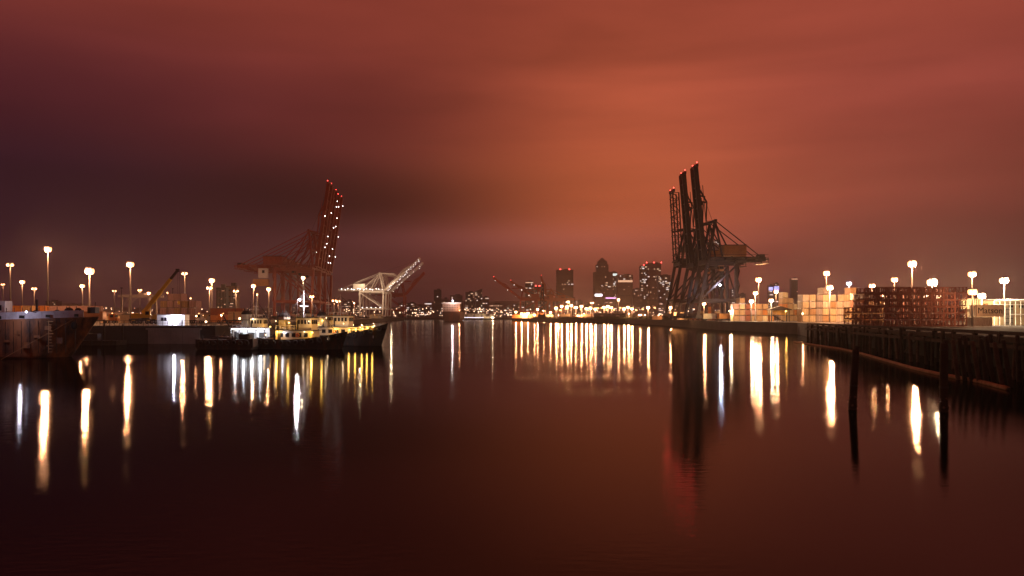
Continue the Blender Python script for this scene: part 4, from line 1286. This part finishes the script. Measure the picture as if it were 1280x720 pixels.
tractor(912, 385, 'white yard tractor with orange load right of the near crane leg', m_wht, .2, 'orange')
tractor(130, 232, 'dark-loaded yard tractor behind the ship bow', m_or, .05, 'brown')
tractor(238, 236, 'white yard tractor without load behind the quay railing', m_wht, 0.1)
tractor(288, 240, 'orange yard tractor with tan load behind the tugs', m_or, 3.0, 'tan')
def low_lamp(px, py, d, power, label, rgb=SODIUM, lens=None):
    p = at(px, py, d)
    o = thing('lamp_post', label, 'lamp post', (p.x, d, GZ), 0, 'low lamp posts on the quays')
    bar(o, 'post', (0, 0, 0), (0, 0, p.z - GZ), .12, .12, m_pole, 'rod')
    blk(o, 'lens', (0, -.15, p.z - GZ), (.5, .5, .5), lens or m_sod, 'bulb')
    light(o, (0, -.6, p.z - GZ - .1), power, rgb, .2)
low_lamp(122, 392, 236, 900, 'low amber lamp just right of the ship bow')
low_lamp(146, 394, 236, 700, 'low amber lamp left of the yellow truck crane')
low_lamp(246, 395, 225, 700, 'low amber lamp right of the white cabin')
low_lamp(277, 394, 215, 900, 'low amber lamp left of the pale tug funnel')
low_lamp(300, 398, 200, 700, 'low amber lamp behind the lit float shed')
low_lamp(258, 402, 190, 300, 'lowest lamp near the quay railing end', WARMW, m_warm)
low_lamp(438, 391, 640, 3500, 'low amber lamp beyond the long-bowed tug')
low_lamp(452, 392, 760, 4500, 'low amber lamp under the white crane tail')
low_lamp(468, 393, 1060, 8000, 'low amber lamp at the white crane feet')
low_lamp(858, 391, 440, 2500, 'low amber lamp between the far dark crane legs')
low_lamp(900, 393, 400, 2000, 'low amber lamp between the near dark crane legs')
low_lamp(1003, 392, 306, 1800, 'low amber lamp at the left foot of the bright containers')

# ------------------------------------------------------------------ dark bushes on the far bank (one mass)
m_leaf = paint('dark_foliage', (.045, .055, .025), .8, .5, .4)
b = MB()
def shoreline(px):
    P_ = [(830, 520, 103), (785, 700, 105), (740, 820, 82), (700, 915, 57), (660, 1080, 23)]
    for (a, da, xa_), (c, dc_, xc) in zip(P_, P_[1:]):
        if a >= px >= c:
            t = (a - px) / (a - c)
            return Vector((xa_ + (xc - xa_) * t, da + (dc_ - da) * t))
    return Vector((103, 520))
for i in range(240):
    px = random.uniform(662, 829)
    s_ = shoreline(px)
    cx, cy_ = s_.x + random.uniform(1.5, 6), s_.y + random.uniform(2, 8)
    h = random.uniform(1.2, 3.4)
    for j in range(42):
        a = random.random() * 6.28; rr_ = random.random() ** .5 * h * .9
        c = Vector((cx + rr_ * math.cos(a), cy_ + rr_ * math.sin(a), GZ + random.random() ** 1.2 * h * (1 - .4 * rr_ / h)))
        u = Vector((random.gauss(0, 1), random.gauss(0, 1), random.gauss(0, 1))).normalized() * .5
        v = Vector((random.gauss(0, 1), random.gauss(0, 1), random.gauss(0, 1))).normalized() * .4
        k = len(b.v)
        b.v += [c - u, c + v, c + u, c - v]
        b.f.append([k, k + 1, k + 2, k + 3])
tag(b.build('bank_bushes', m_leaf), 'dark bushes along the far bank below the lamps', 'bushes', kind='stuff')

# ------------------------------------------------------------------ skyline
wins = {'w': glow('lit_window_warm', (1, .66, .42), 1.05), 'c': glow('lit_window_cool', (1, .86, .80), 1.25), 'd': glow('lit_window_dim', (1, .52, .30), .45)}
m_tw = paint('tower_stone', (.13, .085, .075), .7, .2, .02)
m_tw2 = paint('tower_dark_glass', (.05, .04, .045), .4, .2, .02)
m_tw3 = paint('tower_concrete', (.22, .15, .12), .75, .2, .02)
def tower(px0, px1, pyt, d, label, mat=None, lit=14, roof='flat', beacons=0, crown=None, kinds='wcd', dep=.8, base=3, floors=None, steps=None, seed=None, group='towers of the city skyline'):
    rnd = random.Random(seed or int(px0 * 7 + pyt))
    x0, x1 = (px0 - 640) / F * d, (px1 - 640) / F * d
    H = CAM_H + (HOR - pyt) / F * d - base
    W = x1 - x0; D = W * dep
    mat = mat or m_tw
    o = thing('office_tower', label, 'building', ((x0 + x1) / 2, d, base), 0, group)
    body = H
    if roof == 'pyramid':
        body = H * .88
        MB().loft([[(-W * .39, -D * .39, body), (W * .39, -D * .39, body), (W * .39, D * .39, body), (-W * .39, D * .39, body)],
                   [(-W * .39, -D * .39, H * .93), (W * .39, -D * .39, H * .93), (W * .39, D * .39, H * .93), (-W * .39, D * .39, H * .93)],
                   [(-.6, -.6, H), (.6, -.6, H), (.6, .6, H), (-.6, .6, H)]]).build('pyramid_roof', mat, o)
    elif roof == 'slant':
        body = H * .88
        MB().loft([[(-W / 2, y, body), (W / 2, y, body), (W / 2, y, H), (-W / 2, y, H * .91)] for y in (-D / 2, D / 2)]).build('slanted_roof', mat, o)
    elif roof == 'dome':
        body = H * .72
        MB().lathe([(W * .46, body), (W * .44, body + (H - body) * .4), (W * .3, body + (H - body) * .8), (.5, H)], 14).build('dome_roof', mat, o, smooth=True)
    blk(o, 'wall', (0, 0, body / 2), (W, D, body), mat)
    if roof == 'flat':
        blk(o, 'parapet', (0, 0, body + 1), (W * 1.02, D * 1.02, 2.4), mat)
        blk(o, 'plant_room', (W * .12, 0, body + 3.4), (W * .4, D * .5, 5), m_tw2)
    nb = 5
    for i in range(nb):
        blk(o, 'spandrel_band', (0, -D / 2 - .3, body * (i + .6) / nb), (W * 1.0, .7, 1.6), m_tw2 if mat is not m_tw2 else m_tw)
    for i in range(3):
        blk(o, 'pier_rib', (-W * .5 + W * (i + .5) / 3, -D / 2 - .5, body / 2), (1.2, 1.0, body), mat)
    nx = max(3, int(W / (4.6 * min(1, d / 2400)))); nz = max(4, int(body / (6.0 * min(1, d / 1800))))
    cells = [(i, j) for i in range(nx) for j in range(nz) if j > nz * .12]
    rnd.shuffle(cells)
    sd = d / 3000
    j0 = rnd.randrange(2, nz)
    for q, (i, j) in enumerate(cells[:lit]):
        if q % 3 == 0:
            j = j0
            i = (i + q) % nx
        if q % 9 == 8:
            j0 = rnd.randrange(2, nz)
        wx = W / nx * (.72 if rnd.random() < .7 else 1.6)
        xx = min(max(-W / 2 + (i + .5) * W / nx, -W / 2 + wx / 2), W / 2 - wx / 2)
        blk(o, 'window', (xx, -D / 2 - 1.0, (j + .5) * body / nz), (wx, .5, 2.6 * sd), wins[rnd.choice(kinds)])
    for i in range(beacons):
        blk(o, 'beacon', ((i - (beacons - 1) / 2) * W * .55, -D * .3, H + 5), (4.5, 4.5, 4.5), m_red, 'bulb')
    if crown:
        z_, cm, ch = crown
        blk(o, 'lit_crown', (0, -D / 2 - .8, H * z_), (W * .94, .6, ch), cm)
    return o
cr_w = glow('crown_light_warm', (1, .55, .32), 1.0)
cr_c = glow('crown_light_cool', (.85, 1, .92), 1.3)
cr_b = glow('blue_crown_light', (.35, .38, 1), 1.6)
cr_r = glow('red_crown_light', (1, .16, .14), 1.6)
tower(531, 540, 379, 2600, 'low block with a lit band left of the dark slab tower', lit=8, crown=(.95, wins['c'], 3))
tower(542.5, 552, 363, 2700, 'plain dark slab tower behind the end-on ship', m_tw2, lit=3)
tower(563, 578, 370, 2700, 'broad mid-rise tower above the end-on ship', lit=12)
tower(582, 593, 366, 2700, 'dark tower left of the slanted-roof tower', m_tw2, lit=16)
tower(594, 603, 361, 2800, 'dark tower with slanted roof left of the orange cranes', m_tw2, lit=16, roof='slant')
tower(602, 611, 372, 3000, 'low tower right of the slanted-roof one', lit=12)
tower(612, 628, 381, 2400, 'wide low block behind the low dark crane boom', m_tw3, lit=12)
tower(656.5, 667, 353, 2900, 'tower rising behind the orange cranes', m_tw2, lit=18, crown=(.99, cr_w, 3))
tower(668, 676, 359, 2950, 'slim tower beside the dark lattice mast', lit=12, beacons=2)
tower(682, 693, 363, 2900, 'tower with rounded top outlined in red', lit=10, roof='dome', crown=(.76, cr_r, 3))
tower(695.5, 716, 338.5, 3000, 'broad dark tower with two red beacons left of the bright lamps', m_tw, lit=10, beacons=2)
t_ = tower(742, 765, 341, 3300, 'wide shoulders of the pyramid-topped skyscraper', m_tw, lit=12)
tower(745, 760, 322, 3290, 'tallest skyscraper with pyramid top in the skyline', m_tw, lit=8, roof='pyramid')
tower(760.5, 771, 341, 3350, 'tower with cool lit crown right of the tallest skyscraper', m_tw2, lit=26, crown=(.955, cr_c, 9), kinds='ccw')
tower(771, 790, 344.5, 3250, 'broad tower with amber lit band below its top', m_tw3, lit=10, crown=(.86, cr_w, 8))
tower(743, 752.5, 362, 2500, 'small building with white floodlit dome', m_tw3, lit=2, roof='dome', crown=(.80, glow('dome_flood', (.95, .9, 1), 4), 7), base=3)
tower(756, 770, 372, 2450, 'low block with a lit violet roof sign band', m_tw3, lit=4, crown=(.97, glow('violet_band', (.9, .45, .9), 2.2), 3))
tower(799.5, 809, 333, 3100, 'dark slab tower left of its lit neighbour near the dark cranes', m_tw2, lit=26, beacons=1, kinds='ccw')
tower(808.5, 825, 330, 3150, 'broad tower with many beacons near the dark cranes', m_tw3, lit=18, beacons=3)
tower(822, 837, 345, 3000, 'tower thick with lit windows beside the dark cranes', m_tw2, lit=48, kinds='ccw')
tower(790, 800, 362, 2900, 'low dim tower between the two tall groups', m_tw, lit=10)
tower(889, 899, 302, 3000, 'tall tower seen through the frame of the near dark crane', m_tw, lit=24)
tower(912, 921, 362, 2900, 'mid-rise tower behind the crane legs with lit floors', m_tw2, lit=14, kinds='cc')
tower(922, 931, 368, 2800, 'block with a white lit floor right of the crane legs', m_tw2, lit=8, crown=(.6, wins['c'], 4))
tower(960, 965.5, 357, 2900, 'narrow blue-lit tower, left of a pair', m_tw2, lit=10, crown=(.9, cr_b, 12), kinds='c')
tower(966.5, 973, 355, 2950, 'narrow blue-lit tower, right of a pair', m_tw2, lit=10, crown=(.86, cr_b, 16), kinds='c')
tower(988, 996, 349, 2900, 'dark tower above the right container blocks', m_tw2, lit=5, crown=(1.0, cr_w, 3))
tower(272, 284, 362, 900, 'dark apartment block left of a taller one beyond the tugs', m_tw2, lit=10, kinds='wwd', group='apartment blocks at left')
tower(284, 298, 360, 920, 'dark apartment block with vertical lit strips beyond the tugs', m_tw3, lit=14, kinds='wwd', group='apartment blocks at left')
low = [(430, 441), (443, 452), (498, 508), (508, 520), (520, 530), (552, 561), (630, 640), (642, 655), (718, 728), (729, 741), (838, 850), (852, 866), (935, 948), (1000, 1014), (1016, 1030), (60, 74), (86, 99), (236, 248)]
NAMES = {430: 'above the far tug bow', 443: 'under the white crane tail', 498: 'just right of the white cranes', 508: 'right of the white crane boom', 520: 'left of the slab tower', 552: 'behind the end-on ship', 630: 'left of the orange cranes',
         642: 'behind the orange cranes', 718: 'right of the two-beacon tower', 729: 'left of the tallest skyscraper', 838: 'left behind the dark cranes', 852: 'behind the dark crane legs', 935: 'behind the lamps right of the cranes',
         1000: 'behind the bright containers', 1016: 'above the bright containers', 60: 'behind the pale containers at left', 86: 'behind the mast by the ship bow', 236: 'behind the warehouse at left'}
for a, c in low:
    rnd = random.Random(a)
    tower(a, c, rnd.uniform(374, 384), 2500 + rnd.random() * 600, 'low dim city block ' + NAMES[a], rnd.choice([m_tw, m_tw2, m_tw3]), lit=9, group='low city blocks')
# waterfront street lights: countless specks between the buildings
b = MB()
for i in range(420):
    px = random.choice([random.uniform(428, 640), random.uniform(428, 640), random.uniform(640, 1010), random.uniform(0, 300)])
    d = random.uniform(1620, 2350)
    if px < 300:
        d = random.uniform(1400, 2300)
    q = at(px, random.uniform(385, 395.4), d)
    s = random.choice((1.0, 1.4, 2.0)) * d / 2000
    b.box(q, (s, s, s))
tag(b.build('street_lights', glow('street_specks', (1, .58, .36), 4.5)), 'countless specks of street light along the far waterfront', 'lights', kind='stuff')

# ------------------------------------------------------------------ humid night air
hz = bpy.data.materials.new('night_haze')
hz.use_nodes = True
n, l = hz.node_tree.nodes, hz.node_tree.links
n.clear()
pv = n.new('ShaderNodeVolumePrincipled')
pv.inputs['Color'].default_value = (.92, .88, .86, 1)
pv.inputs['Density'].default_value = .00009
pv.inputs['Anisotropy'].default_value = .74
ho = n.new('ShaderNodeOutputMaterial')
l.new(pv.outputs[0], ho.inputs['Volume'])
hz.cycles.homogeneous_volume = True
tag(MB().box((0, 3150, 133), (9800, 7100, 273)).build('haze', hz), 'thin reddish haze hanging over the harbour', 'haze', kind='stuff')
